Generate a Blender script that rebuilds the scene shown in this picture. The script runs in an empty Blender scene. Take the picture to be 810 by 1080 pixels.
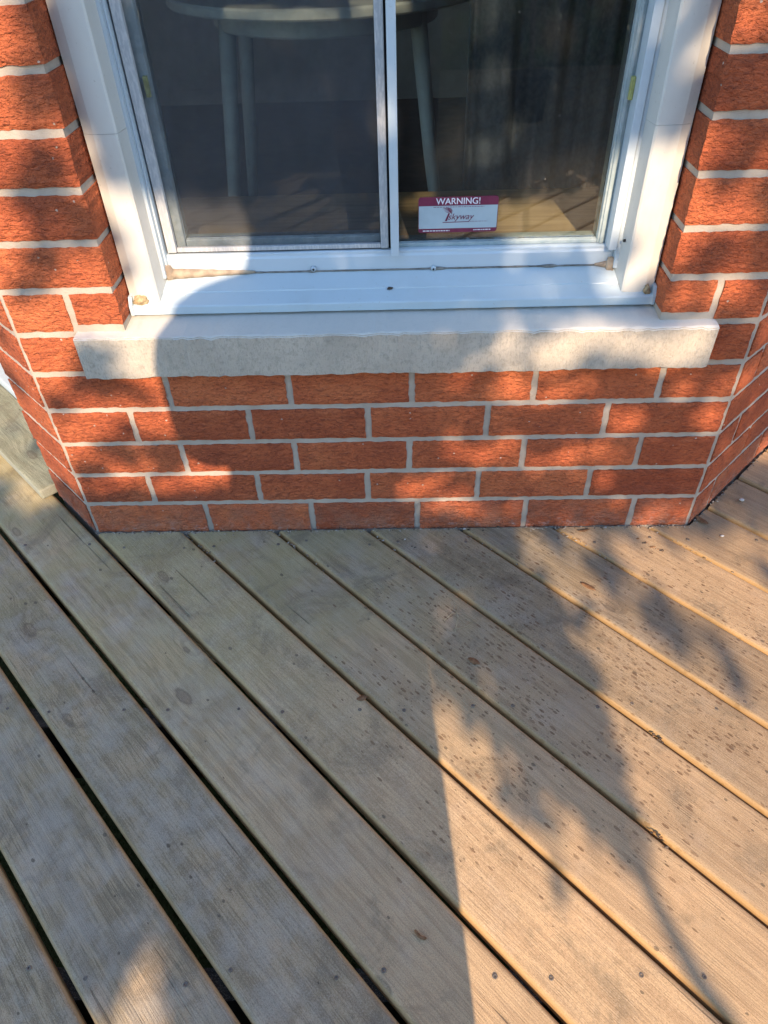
import bpy, bmesh, math, random
from mathutils import Vector, Matrix, noise

random.seed(7)
sc = bpy.context.scene
COL = sc.collection

# ------------------------------------------------------------------ camera
cam_d = bpy.data.cameras.new("camera")
cam = bpy.data.objects.new("camera", cam_d)
COL.objects.link(cam)
cam_d.sensor_fit = 'VERTICAL'
cam_d.sensor_height = 24.0
cam_d.lens = 24.0 * 749.92 / 1080.0
cam_d.clip_start = 0.02
cam_d.clip_end = 2000.0
CAM = Vector((0.6519, -1.1367, 1.0901))
R_ = Vector((0.99954617, 0.01070026, -0.02815958))
U_ = Vector((0.01353255, 0.67565946, 0.73708966))
F_ = Vector((-0.02691334, 0.73713621, -0.67520802))
m = Matrix((R_, U_, -F_)).transposed().to_4x4()
m.translation = CAM
cam.matrix_world = m
sc.camera = cam

# ------------------------------------------------------------------ light
SUN_AZ, SUN_EL = math.radians(6.0), math.radians(32.0)
SUN = Vector((math.sin(SUN_AZ) * math.cos(SUN_EL), -math.cos(SUN_AZ) * math.cos(SUN_EL), math.sin(SUN_EL)))
w = bpy.data.worlds.new("World")
sc.world = w
w.use_nodes = True
nt = w.node_tree
sky = nt.nodes.new("ShaderNodeTexSky")
sky.sky_type = 'NISHITA'
sky.sun_disc = False
sky.sun_elevation = SUN_EL
sky.sun_rotation = math.radians(174.0)
sky.air_density = 1.0
sky.dust_density = 0.0
sky.ozone_density = 2.0
bg = nt.nodes["Background"]
bg.inputs["Strength"].default_value = 0.15
nt.links.new(sky.outputs[0], bg.inputs[0])

sun_d = bpy.data.lights.new("sun", 'SUN')
sun_d.energy = 2.7
sun_d.angle = math.radians(0.53)
sun_d.color = (1.0, 0.78, 0.56)
sun = bpy.data.objects.new("sun", sun_d)
COL.objects.link(sun)
sun.rotation_euler = (-SUN).to_track_quat('-Z', 'Y').to_euler()
sun.location = SUN * 20

sc.view_settings.view_transform = 'Standard'
sc.view_settings.look = 'None'
sc.view_settings.exposure = 1.66
sc.view_settings.gamma = 1.0
sc.view_settings.use_curve_mapping = False
sc.cycles.transparent_max_bounces = 16
sc.cycles.max_bounces = 4
sc.cycles.use_denoising = True

# ------------------------------------------------------------------ node helpers
class N:
    def __init__(s, name):
        s.m = bpy.data.materials.new(name)
        s.m.use_nodes = True
        s.t = s.m.node_tree
        s.b = s.t.nodes["Principled BSDF"]
        s.out = s.t.nodes["Material Output"]
    def n(s, kind, **kw):
        o = s.t.nodes.new("ShaderNode" + kind)
        for k, v in kw.items():
            setattr(o, k, v)
        return o
    def put(s, sock, v):
        if isinstance(v, bpy.types.NodeSocket):
            s.t.links.new(v, sock)
        elif v is not None:
            sock.default_value = v
    def math(s, op, a, b=None, c=None, clamp=False):
        o = s.n("Math", operation=op, use_clamp=clamp)
        s.put(o.inputs[0], a); s.put(o.inputs[1], b)
        if c is not None: s.put(o.inputs[2], c)
        return o.outputs[0]
    def vmath(s, op, a, b=None):
        o = s.n("VectorMath", operation=op)
        s.put(o.inputs[0], a); s.put(o.inputs[1], b)
        return o.outputs[1] if op in ('LENGTH', 'DISTANCE', 'DOT_PRODUCT') else o.outputs[0]
    def noise(s, vec, scale, detail=4, rough=.55, dist=0.0):
        o = s.n("TexNoise")
        s.put(o.inputs["Vector"], vec)
        o.inputs["Scale"].default_value = scale
        o.inputs["Detail"].default_value = detail
        o.inputs["Roughness"].default_value = rough
        o.inputs["Distortion"].default_value = dist
        return o.outputs[0]
    def voro(s, vec, scale, feature='F1', rnd=1.0, dim='3D'):
        o = s.n("TexVoronoi", feature=feature, voronoi_dimensions=dim)
        s.put(o.inputs["Vector"], vec)
        o.inputs["Scale"].default_value = scale
        o.inputs["Randomness"].default_value = rnd
        return o
    def ramp(s, fac, stops):
        o = s.n("ValToRGB")
        r = o.color_ramp
        while len(r.elements) < len(stops): r.elements.new(.5)
        for e, (p, c) in zip(r.elements, stops):
            e.position = p
            e.color = (c[0], c[1], c[2], 1) if not isinstance(c, (int, float)) else (c, c, c, 1)
        s.put(o.inputs[0], fac)
        return o.outputs[0]
    def step(s, v, a, b):
        o = s.n("MapRange", interpolation_type='SMOOTHSTEP')
        s.put(o.inputs[0], v)
        o.inputs[1].default_value = a; o.inputs[2].default_value = b
        return o.outputs[0]
    def mix(s, f, a, b, blend='MIX'):
        o = s.n("Mix", data_type='RGBA', blend_type=blend)
        s.put(o.inputs[0], f)
        s.put(o.inputs[6], a if isinstance(a, bpy.types.NodeSocket) else (*a, 1))
        s.put(o.inputs[7], b if isinstance(b, bpy.types.NodeSocket) else (*b, 1))
        return o.outputs[2]
    def scale(s, vec, v):
        return s.vmath('MULTIPLY', vec, v)
    def obj(s):
        tc = s.n("TexCoord")
        return tc.outputs["Object"]
    def pos(s):
        return s.n("NewGeometry").outputs["Position"]
    def rnd(s):
        return s.n("ObjectInfo").outputs["Random"]
    def bump(s, h, strength=.5, dist=.002, prev=None):
        o = s.n("Bump")
        o.inputs["Strength"].default_value = strength
        o.inputs["Distance"].default_value = dist
        s.put(o.inputs["Height"], h)
        if prev is not None: s.put(o.inputs["Normal"], prev)
        s.put(s.b.inputs["Normal"], o.outputs[0])
        return o.outputs[0]
    def fin(s, col=None, rough=None, spec=None, metal=None):
        if col is not None: s.put(s.b.inputs["Base Color"], col if isinstance(col, bpy.types.NodeSocket) else (*col, 1))
        if rough is not None: s.put(s.b.inputs["Roughness"], rough)
        if spec is not None: s.put(s.b.inputs["Specular IOR Level"], spec)
        if metal is not None: s.put(s.b.inputs["Metallic"], metal)
        return s.m

MAT = {}

def offset_obj(g, k=(37.1, 11.3, 5.7)):
    r = g.rnd()
    c = g.n("CombineXYZ")
    for i in range(3): g.put(c.inputs[i], g.math('MULTIPLY', r, k[i]))
    return g.vmath('ADD', g.obj(), c.outputs[0])

# --- brick
g = N("brick_clay")
c = offset_obj(g)
big = g.noise(c, 9, 4, .6)
mid = g.noise(g.scale(c, (1, 1, 1.6)), 45, 4, .65, .4)
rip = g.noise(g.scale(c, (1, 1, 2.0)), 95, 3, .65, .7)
fine = g.noise(c, 420, 2, .6)
col = g.ramp(big, [(.28, (.39, .098, .042)), (.5, (.51, .136, .053)), (.72, (.59, .178, .070))])
col = g.mix(g.math('MULTIPLY', g.step(mid, .50, .72), .40), col, (.19, .052, .028))
col = g.mix(g.math('MULTIPLY', g.step(rip, .50, .66), .50), col, (.16, .046, .027))  # dark ripple lines: crevice shade put into the colour
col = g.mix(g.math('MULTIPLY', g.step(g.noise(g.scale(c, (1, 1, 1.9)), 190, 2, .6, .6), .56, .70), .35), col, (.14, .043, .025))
tone = g.ramp(g.rnd(), [(0, (.80, .72, .72)), (.25, (.92, .84, .82)), (.65, (1.03, .96, .92)), (1, (1.10, 1.06, 1.02))])
col = g.mix(1.0, col, tone, 'MULTIPLY')
sp = g.voro(c, 95)
spk = g.math('MULTIPLY', g.math('LESS_THAN', sp.outputs["Distance"], .17), g.math('GREATER_THAN', g.n("SeparateColor").outputs[0], .5))
sc_ = g.n("SeparateColor"); g.put(sc_.inputs[0], sp.outputs["Color"])
spk = g.math('MULTIPLY', g.math('LESS_THAN', g.math('ADD', sp.outputs["Distance"], g.math('MULTIPLY', fine, .25)), .30), g.math('GREATER_THAN', sc_.outputs[0], .965))
col = g.mix(g.math('MULTIPLY', spk, .7), col, (.62, .52, .42))
px = g.n("SeparateXYZ"); g.put(px.inputs[0], g.pos())
low = g.step(px.outputs[2], .135, .01)
dirt = g.math('MULTIPLY', low, g.step(g.noise(g.pos(), 22, 5, .65), .32, .66))
col = g.mix(g.math('MULTIPLY', dirt, .62), col, (.34, .16, .10))
effl = g.math('MULTIPLY', g.step(px.outputs[2], .05, .0), g.step(g.noise(g.pos(), 60, 4, .7), .50, .68))
col = g.mix(g.math('MULTIPLY', effl, .3), col, (.46, .42, .40))
hgt = g.math('ADD', g.math('MULTIPLY', rip, 1.0), g.math('MULTIPLY', mid, .7))
hgt = g.math('ADD', hgt, g.math('MULTIPLY', fine, .10))
g.bump(hgt, 1.0, .0095)
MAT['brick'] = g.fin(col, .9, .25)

# --- mortar
g = N("mortar")
p = g.pos()
a = g.noise(p, 18, 4, .6); b = g.noise(p, 260, 3, .7)
col = g.ramp(a, [(.3, (.375, .31, .245)), (.7, (.475, .40, .32))])
col = g.mix(g.math('MULTIPLY', g.step(b, .55, .75), .3), col, (.30, .25, .20))
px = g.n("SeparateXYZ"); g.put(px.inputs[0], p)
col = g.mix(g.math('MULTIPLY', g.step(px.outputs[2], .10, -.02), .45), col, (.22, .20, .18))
g.bump(g.math('ADD', b, g.math('MULTIPLY', g.noise(p, 70, 3, .6), 1.5)), .6, .0018)
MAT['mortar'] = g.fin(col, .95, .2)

# --- cast stone sill
g = N("cast_stone")
p = g.pos()
a = g.noise(p, 12, 5, .6); b = g.noise(g.scale(p, (1, 1, .35)), 330, 3, .7); d = g.noise(p, 700, 2, .6)
col = g.ramp(a, [(.3, (.45, .385, .305)), (.7, (.58, .50, .40))])
col = g.mix(g.math('MULTIPLY', g.step(b, .50, .66), .45), col, (.31, .28, .24))
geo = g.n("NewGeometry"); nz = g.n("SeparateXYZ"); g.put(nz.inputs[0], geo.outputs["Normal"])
col = g.mix(g.math('MULTIPLY', g.step(g.noise(p, 85, 4, .7), .50, .66), .34), col, (.28, .245, .195))
st = g.noise(g.scale(p, (1, 3, 3)), 9, 5, .7)
col = g.mix(g.math('MULTIPLY', g.step(st, .52, .75), .30), col, (.30, .27, .22))
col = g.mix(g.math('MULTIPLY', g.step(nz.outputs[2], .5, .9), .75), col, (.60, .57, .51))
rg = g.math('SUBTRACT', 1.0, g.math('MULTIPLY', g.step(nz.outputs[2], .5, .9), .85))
g.bump(g.math('MULTIPLY', g.math('ADD', b, g.math('MULTIPLY', d, .4)), rg), 1.0, .0036)
MAT['stone'] = g.fin(col, .9, .25)

# --- white coated metal and vinyl
def white(name, base, grime, rough, dirtamt, scale=7):
    g = N(name)
    p = g.pos()
    a = g.noise(g.scale(p, (1, 1, .5)), scale, 5, .65)
    b = g.noise(p, 150, 3, .7)
    f = g.math('MULTIPLY', g.step(a, .45, .75), dirtamt)
    col = g.mix(f, base, grime)
    col = g.mix(g.math('MULTIPLY', g.step(b, .63, .75), dirtamt * .9), col, (.38, .34, .27))
    g.bump(g.noise(p, 14, 2, .5), .12, .004)
    return g.fin(col, rough, .5)
MAT['trim'] = white("white_aluminium_cladding", (.60, .575, .515), (.46, .42, .35), .45, .65)
MAT['cap'] = white("white_sill_cap", (.47, .535, .555), (.41, .45, .44), .38, .5)
MAT['vinyl'] = white("white_vinyl", (.50, .56, .59), (.44, .48, .48), .35, .4)
g = N("glass_edge_spacer")
MAT['spacer'] = g.fin(g.mix(g.step(g.noise(g.pos(), 60, 3), .4, .6), (.30, .36, .36), (.38, .43, .42)), .4, .5)
g = N("screen_frame_aluminium")
MAT['scrframe'] = g.fin(g.mix(g.step(g.noise(g.scale(g.pos(), (4, 4, 1)), 90, 3), .4, .65), (.40, .40, .40), (.52, .51, .49)), .5, .4)
g = N("plain_black"); g.bump(g.noise(g.pos(), 200), .2, .001); MAT['black'] = g.fin((.012, .012, .014), .6, .3)

# --- glass: clear sheet with its mirror reflection and a film of dust
def glass(name, dust):
    g = N(name)
    t = g.t
    t.nodes.remove(g.b)
    fr = g.n("Fresnel"); fr.inputs[0].default_value = 1.65
    tr = g.n("BsdfTransparent"); tr.inputs[0].default_value = (.86, .90, .89, 1)
    gl = g.n("BsdfGlossy"); gl.inputs["Roughness"].default_value = .012
    gl.inputs[0].default_value = (.95, .97, 1, 1)
    df = g.n("BsdfDiffuse"); df.inputs[0].default_value = (.55, .52, .47, 1)
    mx = g.n("MixShader"); t.links.new(fr.outputs[0], mx.inputs[0])
    t.links.new(tr.outputs[0], mx.inputs[1]); t.links.new(gl.outputs[0], mx.inputs[2])
    p = g.pos()
    spots = g.voro(p, 90)
    scp = g.n("SeparateColor"); g.put(scp.inputs[0], spots.outputs["Color"])
    sp = g.math('MULTIPLY', g.math('LESS_THAN', spots.outputs["Distance"], .11), g.math('GREATER_THAN', scp.outputs[0], .90))
    st = g.step(g.noise(g.scale(p, (9, 1, .6)), 6, 5, .7), .50, .80)
    f = g.math('ADD', g.math('MULTIPLY', st, dust), g.math('MULTIPLY', sp, .18))
    f = g.math('ADD', f, dust * .5, clamp=True)
    m2 = g.n("MixShader"); t.links.new(f, m2.inputs[0])
    t.links.new(mx.outputs[0], m2.inputs[1]); t.links.new(df.outputs[0], m2.inputs[2])
    t.links.new(m2.outputs[0], g.out.inputs[0])
    return g.m
MAT['glass'] = glass("window_glass", .025)

# --- insect screen: fine grey weave, mostly holes
g = N("insect_screen_mesh")
t = g.t; t.nodes.remove(g.b)
p = g.pos(); sx = g.n("SeparateXYZ"); g.put(sx.inputs[0], p)
th = .20
dust = g.math('MULTIPLY', g.step(g.noise(g.scale(p, (1, 1, .7)), 11, 5, .7), .40, .72), .10)
df = g.n("BsdfDiffuse"); df.inputs[0].default_value = (.095, .098, .108, 1)
tr = g.n("BsdfTransparent")
mx = g.n("MixShader"); t.links.new(g.math('ADD', th, dust, clamp=True), mx.inputs[0])
t.links.new(tr.outputs[0], mx.inputs[1]); t.links.new(df.outputs[0], mx.inputs[2])
t.links.new(mx.outputs[0], g.out.inputs[0])
MAT['screen'] = g.m

# --- weathered deck timber (local x runs along the plank)
def timber(name, greys, warm, edge, green=.35, flecks=True):
    g = N(name)
    c = offset_obj(g)
    P = g.pos()
    r = g.rnd()
    # wavy growth rings, bent round the knots
    kn = g.voro(g.scale(c, (3.1, 7.5, 1)), 1.0, dim='2D')
    ksc = g.n("SeparateColor"); g.put(ksc.inputs[0], kn.outputs["Color"])
    kd = g.math('ADD', kn.outputs["Distance"], g.math('MULTIPLY', g.noise(c, 55, 3), .05))
    kd = g.math('DIVIDE', kd, g.math('MULTIPLY_ADD', ksc.outputs[1], .9, .55))
    kon = g.math('GREATER_THAN', ksc.outputs[0], .5)
    pull = g.math('MULTIPLY', g.math('SUBTRACT', 1.0, g.step(kd, .0, .30)), .035)
    cy = g.n("SeparateXYZ"); g.put(cy.inputs[0], c)
    cc = g.n("CombineXYZ")
    g.put(cc.inputs[0], g.math('MULTIPLY', cy.outputs[0], .07))
    g.put(cc.inputs[1], g.math('ADD', cy.outputs[1], g.math('MULTIPLY', pull, kon)))
    g.put(cc.inputs[2], cy.outputs[2])
    rings = g.noise(cc.outputs[0], 85, 3, .6, .5)
    fib = g.noise(g.scale(c, (6, 170, 60)), 3.2, 4, .65)
    blot = g.noise(c, 5.5, 4, .65, .3)
    blot2 = g.noise(g.vmath('ADD', c, (9, 4, 2)), 16, 3, .65)
    col = g.ramp(blot, [(.30, greys[0]), (.50, greys[1]), (.68, warm)])
    col = g.mix(g.math('MULTIPLY', g.step(rings, .48, .56), .50), col, (greys[0][0] * .62, greys[0][1] * .58, greys[0][2] * .55))
    col = g.mix(g.math('MULTIPLY', g.step(fib, .50, .62), .62), col, (greys[0][0] * .5, greys[0][1] * .48, greys[0][2] * .45))
    col = g.mix(g.math('MULTIPLY', g.step(blot2, .54, .72), .26), col, (.43, .385, .315))
    px0 = g.n("SeparateXYZ"); g.put(px0.inputs[0], P)
    wf = g.step(g.math('ADD', px0.outputs[0], g.math('MULTIPLY', g.math('SUBTRACT', r, .5), .7)), .25, 1.15)
    if flecks:
        col = g.mix(g.math('MULTIPLY', wf, .42), col, (.60, .37, .20))
        col = g.mix(g.math('MULTIPLY', g.math('SUBTRACT', 1.0, wf), g.math('MULTIPLY', g.step(blot2, .38, .62), .42)), col, (.45, .41, .345))
    # algae towards the wall and to the left
    ps = g.n("SeparateXYZ"); g.put(ps.inputs[0], P)
    gm = g.math('MULTIPLY', g.step(ps.outputs[1], -.75, -.02), g.step(ps.outputs[0], 1.15, .25))
    gm = g.math('MULTIPLY', gm, g.step(g.noise(P, 7, 4, .6), .30, .60))
    col = g.mix(g.math('MULTIPLY', gm, green), col, (.36, .30, .135))
    dk = g.noise(g.vmath('ADD', c, (3, 8, 5)), 9, 5, .72, .6)
    col = g.mix(g.math('MULTIPLY', g.step(dk, .50, .68), .52), col, (.150, .120, .080))
    # knots
    kin = g.math('MULTIPLY', g.math('SUBTRACT', 1.0, g.step(kd, .040, .095)), kon)
    krg = g.math('MULTIPLY', g.math('SUBTRACT', 1.0, g.step(g.math('ABSOLUTE', g.math('SUBTRACT', kd, .065)), .0, .018)), kon)
    col = g.mix(g.math('MULTIPLY', kin, g.math('MULTIPLY_ADD', ksc.outputs[2], .45, .15)), col, (.15, .10, .065))
    col = g.mix(g.math('MULTIPLY', krg, .38), col, (.075, .05, .035))
    # checks (fine cracks along the grain)
    ck = g.noise(g.scale(c, (3.0, 120, 30)), 1.0, 2, .4)
    ckm = g.math('MULTIPLY', g.step(ck, .715, .75), g.step(g.noise(c, 3.5, 2), .50, .58))
    col = g.mix(g.math('MULTIPLY', ckm, .5), col, (.035, .028, .022))
    # small dark specks everywhere
    s2 = g.voro(g.scale(c, (1, 1.5, 1)), 42, dim='2D')
    s2c = g.n("SeparateColor"); g.put(s2c.inputs[0], s2.outputs["Color"])
    s2m = g.math('MULTIPLY', g.math('LESS_THAN', s2.outputs["Distance"], g.math('MULTIPLY_ADD', s2c.outputs[2], .14, .05)), g.math('GREATER_THAN', s2c.outputs[1], .955))
    col = g.mix(g.math('MULTIPLY', s2m, .7), col, (.07, .05, .035))
    if flecks:
        v = g.voro(g.scale(c, (1.0, 2.7, 1)), 52, dim='2D')
        vc = g.n("SeparateColor"); g.put(vc.inputs[0], v.outputs["Color"])
        size = g.math('MULTIPLY_ADD', g.math('POWER', vc.outputs[1], 1.6), .26, .09)
        dd = g.math('ADD', v.outputs["Distance"], g.math('MULTIPLY', g.noise(c, 300, 2), .10))
        fm = g.math('SUBTRACT', 1.0, g.step(g.math('SUBTRACT', g.math('SUBTRACT', dd, .05), size), -.045, .035))
        area = g.vmath('DISTANCE', g.vmath('MULTIPLY', P, (1, 1.15, 0)), (.96, -.45, 0))
        area = g.math('SUBTRACT', 1.0, g.step(g.math('ADD', area, g.math('MULTIPLY', g.math('SUBTRACT', g.noise(P, 6, 3), .5), .40)), .18, .52))
        fm = g.math('MULTIPLY', fm, g.math('LESS_THAN', vc.outputs[0], g.math('MULTIPLY', area, g.step(g.noise(P, 11, 3), .36, .60))))
        col = g.mix(g.math('MULTIPLY', fm, g.math('MULTIPLY_ADD', vc.outputs[2], .40, .50)), col, g.mix(vc.outputs[1], (.07, .048, .03), (.17, .088, .042)))
    grit = g.noise(g.scale(c, (1, 1.6, 1)), 520, 2, .7)
    col = g.mix(g.math('MULTIPLY', g.step(grit, .50, .66), .50), col, (greys[0][0] * .55, greys[0][1] * .52, greys[0][2] * .5))
    col = g.mix(g.math('MULTIPLY', g.step(grit, .46, .30), .38), col, (.56, .48, .37))
    tone = g.ramp(r, [(0, (.70, .69, .67)), (.35, (.90, .875, .83)), (.7, (1.02, .985, .915)), (1, (1.18, 1.13, 1.04))])
    col = g.mix(1.0, col, tone, 'MULTIPLY')
    geo = g.n("NewGeometry"); nz = g.n("SeparateXYZ"); g.put(nz.inputs[0], geo.outputs["True Normal"])
    em = g.math('SUBTRACT', 1.0, g.step(nz.outputs[2], .60, .995))
    col = g.mix(g.math('MULTIPLY', em, .62), col, edge)
    h = g.math('ADD', g.math('MULTIPLY', rings, .6), g.math('MULTIPLY', fib, .8))
    h = g.math('SUBTRACT', h, g.math('MULTIPLY', ckm, 1.2))
    g.bump(h, .8, .0024)
    return g.fin(col, g.math('MULTIPLY_ADD', blot, .2, .62), .3)
MAT['deck'] = timber("weathered_deck_timber", ((.285, .232, .148), (.405, .312, .188)), (.49, .350, .205), (.50, .30, .11), .6)
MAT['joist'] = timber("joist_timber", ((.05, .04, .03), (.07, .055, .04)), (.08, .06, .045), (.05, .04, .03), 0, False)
MAT['greenboard'] = timber("algae_green_timber", ((.235, .25, .185), (.30, .31, .23)), (.36, .34, .245), (.33, .33, .27), .15, False)
g = N("varnished_wood")
c = g.obj()
gr = g.noise(g.scale(c, (.9, 16, 16)), 4.0, 5, .6, .4)
col = g.ramp(gr, [(.30, (.28, .18, .085)), (.52, (.48, .325, .165)), (.70, (.56, .39, .21))])
MAT['varnish'] = g.fin(col, .45, .4)

# --- simple finishes
def plain(name, a, b, sc_=30, rough=.7, spec=.3, bump=.15, bd=.002, metal=0):
    g = N(name)
    nn = g.noise(g.pos(), sc_, 4, .6)
    col = g.mix(g.step(nn, .35, .65), a, b)
    g.bump(nn, bump, bd)
    return g.fin(col, rough, spec, metal)
MAT['caulk'] = plain("dirty_tan_caulk", (.42, .32, .22), (.27, .20, .14), 60, .7)
MAT['caulkgrey'] = plain("grey_caulk", (.13, .12, .105), (.24, .22, .19), 70, .7)
MAT['foam'] = plain("expanding_foam", (.50, .38, .22), (.28, .20, .11), 160, .9, .2, .8, .004)
MAT['screw'] = plain("galvanised_screw", (.14, .115, .09), (.22, .18, .14), 300, .5, .5, .2, .001, .5)
MAT['latch'] = plain("yellowed_plastic", (.42, .42, .16), (.30, .30, .10), 120, .5)
MAT['soil'] = plain("dark_soil", (.025, .02, .015), (.05, .04, .028), 14, .95)
g = N("lawn_ground")
p = g.pos()
col = g.ramp(g.noise(p, 2.5, 6, .7), [(.3, (.035, .05, .015)), (.5, (.055, .08, .022)), (.7, (.085, .10, .035))])
g.bump(g.noise(p, 60, 4, .7), .8, .03)
MAT['lawn'] = g.fin(col, .9, .2)
MAT['plaster'] = plain("painted_plaster", (.40, .39, .37), (.45, .44, .42), 9, .8)
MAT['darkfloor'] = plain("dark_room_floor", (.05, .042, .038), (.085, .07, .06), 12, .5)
MAT['tablewhite'] = plain("white_table_paint", (.50, .50, .48), (.56, .555, .53), 20, .4)
MAT['curtain'] = plain("navy_curtain_cloth", (.13, .135, .155), (.18, .185, .205), 90, .9)
MAT['roof'] = plain("roof_shingle", (.05, .045, .042), (.09, .08, .075), 25, .95)
MAT['trousers'] = plain("dark_trousers_cloth", (.02, .022, .03), (.03, .032, .04), 80, .9)
MAT['shirt'] = plain("dark_shirt_cloth", (.05, .055, .065), (.07, .075, .085), 80, .9)
MAT['skin'] = plain("skin", (.42, .26, .19), (.46, .30, .22), 40, .6)
MAT['hair'] = plain("dark_hair", (.03, .02, .015), (.05, .035, .025), 120, .6)
MAT['shoe'] = plain("grey_shoe", (.08, .08, .08), (.12, .12, .12), 60, .7)
MAT['phone'] = plain("black_phone", (.01, .01, .01), (.015, .015, .015), 60, .25, .5)
MAT['bark'] = plain("bark", (.09, .07, .05), (.16, .125, .09), 25, .95, .2, .8, .01)
MAT['pot'] = plain("terracotta", (.36, .14, .07), (.42, .18, .10), 20, .9)
MAT['stickerwhite'] = plain("sticker_pale_blue", (.40, .47, .49), (.43, .50, .52), 40, .4)
MAT['stickerred'] = plain("sticker_maroon", (.17, .028, .062), (.20, .034, .07), 40, .4)
MAT['stickerink'] = plain("sticker_ink_white", (.75, .72, .74), (.78, .75, .77), 40, .4)
MAT['deadleaf'] = plain("dead_leaf", (.16, .075, .03), (.25, .13, .06), 150, .85)
MAT['straw'] = plain("dry_grass", (.40, .30, .16), (.48, .37, .22), 80, .8)
MAT['grit'] = plain("pale_grit", (.50, .45, .38), (.62, .56, .48), 90, .9)
MAT['litter'] = plain("leaf_litter_mix", (.10, .06, .035), (.42, .36, .28), 180, .9)
MAT['insect'] = plain("insect_brown", (.05, .035, .025), (.13, .09, .06), 260, .7)
g = N("leaf_green")
col = g.ramp(g.noise(g.pos(), 6, 3), [(.3, (.035, .075, .018)), (.7, (.075, .13, .035))])
g.fin(col, .6, .3)
MAT['leaf'] = g.m

# ------------------------------------------------------------------ object helpers
def link(name, me, mat, parent=None, loc=None):
    o = bpy.data.objects.new(name, me)
    COL.objects.link(o)
    if mat is not None and me is not None and len(me.materials) == 0:
        me.materials.append(MAT[mat])
    if parent is not None:
        o.parent = parent
    if loc is not None:
        o.location = loc
    return o
def empty(name, loc=(0, 0, 0)):
    o = bpy.data.objects.new(name, None)
    COL.objects.link(o)
    o.location = loc
    o.empty_display_size = .1
    return o
def tag(o, label, cat, group=None, kind=None):
    o["label"] = label; o["category"] = cat
    if group: o["group"] = group
    if kind: o["kind"] = kind
    return o
def structure(o, label=None):
    o["kind"] = "structure"
    if label: o["label"] = label
    return o
def from_py(name, v, f, smooth=False):
    me = bpy.data.meshes.new(name)
    me.from_pydata([tuple(q) for q in v], [], f)
    me.update()
    bm = bmesh.new(); bm.from_mesh(me)
    bmesh.ops.recalc_face_normals(bm, faces=bm.faces)
    bm.to_mesh(me); bm.free()
    if smooth:
        for p_ in me.polygons: p_.use_smooth = True
    return me
def box_me(name, x0, x1, y0, y1, z0, z1, bev=0.0, seg=2):
    bm = bmesh.new()
    bmesh.ops.create_cube(bm, size=1)
    for v in bm.verts:
        v.co = Vector(((x0 + x1) / 2 + v.co.x * (x1 - x0), (y0 + y1) / 2 + v.co.y * (y1 - y0), (z0 + z1) / 2 + v.co.z * (z1 - z0)))
    if bev:
        bmesh.ops.bevel(bm, geom=bm.edges[:], offset=bev, segments=seg, affect='EDGES', profile=.6)
    me = bpy.data.meshes.new(name)
    bm.to_mesh(me); bm.free()
    return me
def box(name, x0, x1, y0, y1, z0, z1, mat, parent=None, bev=0.0):
    return link(name, box_me(name, x0, x1, y0, y1, z0, z1, bev), mat, parent)
def prism_me(name, poly, z0, z1, bev=0.0):
    """plan polygon (counter-clockwise) pulled up from z0 to z1"""
    n = len(poly)
    v = [(x, y, z0) for x, y in poly] + [(x, y, z1) for x, y in poly]
    f = [list(range(n))[::-1], list(range(n, 2 * n))] + [[i, (i + 1) % n, n + (i + 1) % n, n + i] for i in range(n)]
    return from_py(name, v, f)
def profile_x(name, prof, x0, x1, mat, parent, nx=1, wob=0.0):
    """closed (y, z) profile swept along x"""
    n = len(prof); v = []; f = []
    for i in range(nx + 1):
        x = x0 + (x1 - x0) * i / nx
        for (y, z) in prof:
            v.append((x, y + random.uniform(-wob, wob), z + random.uniform(-wob, wob)))
    for i in range(nx):
        for j in range(n):
            a, b = i * n + j, i * n + (j + 1) % n
            f.append([a, b, b + n, a + n])
    f.append(list(range(n))[::-1]); f.append([nx * n + j for j in range(n)])
    return link(name, from_py(name, v, f), mat, parent)
def tube_me(name, pts, rad, seg=8, smooth=True):
    v = []; f = []
    pts = [Vector(p_) for p_ in pts]
    for i, p_ in enumerate(pts):
        d = (pts[min(i + 1, len(pts) - 1)] - pts[max(i - 1, 0)]).normalized()
        a = d.orthogonal().normalized() if i == 0 else (a - d * a.dot(d)).normalized()
        b = d.cross(a)
        r = rad[i] if isinstance(rad, (list, tuple)) else rad
        for k in range(seg):
            t_ = 2 * math.pi * k / seg
            v.append(p_ + (a * math.cos(t_) + b * math.sin(t_)) * r)
    for i in range(len(pts) - 1):
        for k in range(seg):
            f.append([i * seg + k, i * seg + (k + 1) % seg, (i + 1) * seg + (k + 1) % seg, (i + 1) * seg + k])
    f.append(list(range(seg))[::-1]); f.append([(len(pts) - 1) * seg + k for k in range(seg)])
    return from_py(name, v, f, smooth)
def join_me(name, meshes):
    bm = bmesh.new()
    for me in meshes:
        bm.from_mesh(me)
    out = bpy.data.meshes.new(name)
    bm.to_mesh(out); bm.free()
    return out

# ================================================================== SETTING
# measured layout: front wall plane y = 0, deck top z = 0
XL, XR = -0.0358, 1.2754            # the two outer corners of the front wall
CH = 0.0808                         # brick course
OX0, OX1 = 0.1657, 1.0999           # window opening
JW = 0.0114                         # mortar joint
NB = 15                             # courses laid brick by brick
Z_UP = NB * CH
S45 = math.sqrt(.5)
PHI = math.radians(45.518)
DIRP = Vector((math.cos(PHI), -math.sin(PHI)))   # along the planks
NRM = Vector((math.sin(PHI), math.cos(PHI)))     # across them, towards the house
PITCH, O0 = 0.14598, 0.11576
LS = 0.187                          # length of the short left return
RS = 0.80                           # right return
TOPZ = 2.45

structure(link("ground", from_py("ground", [(-400, -400, -.5), (400, -400, -.5), (400, 400, -.5), (-400, 400, -.5)], [[0, 1, 2, 3]]), 'lawn'),
          "green lawn lying below and beyond the timber deck")

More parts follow.
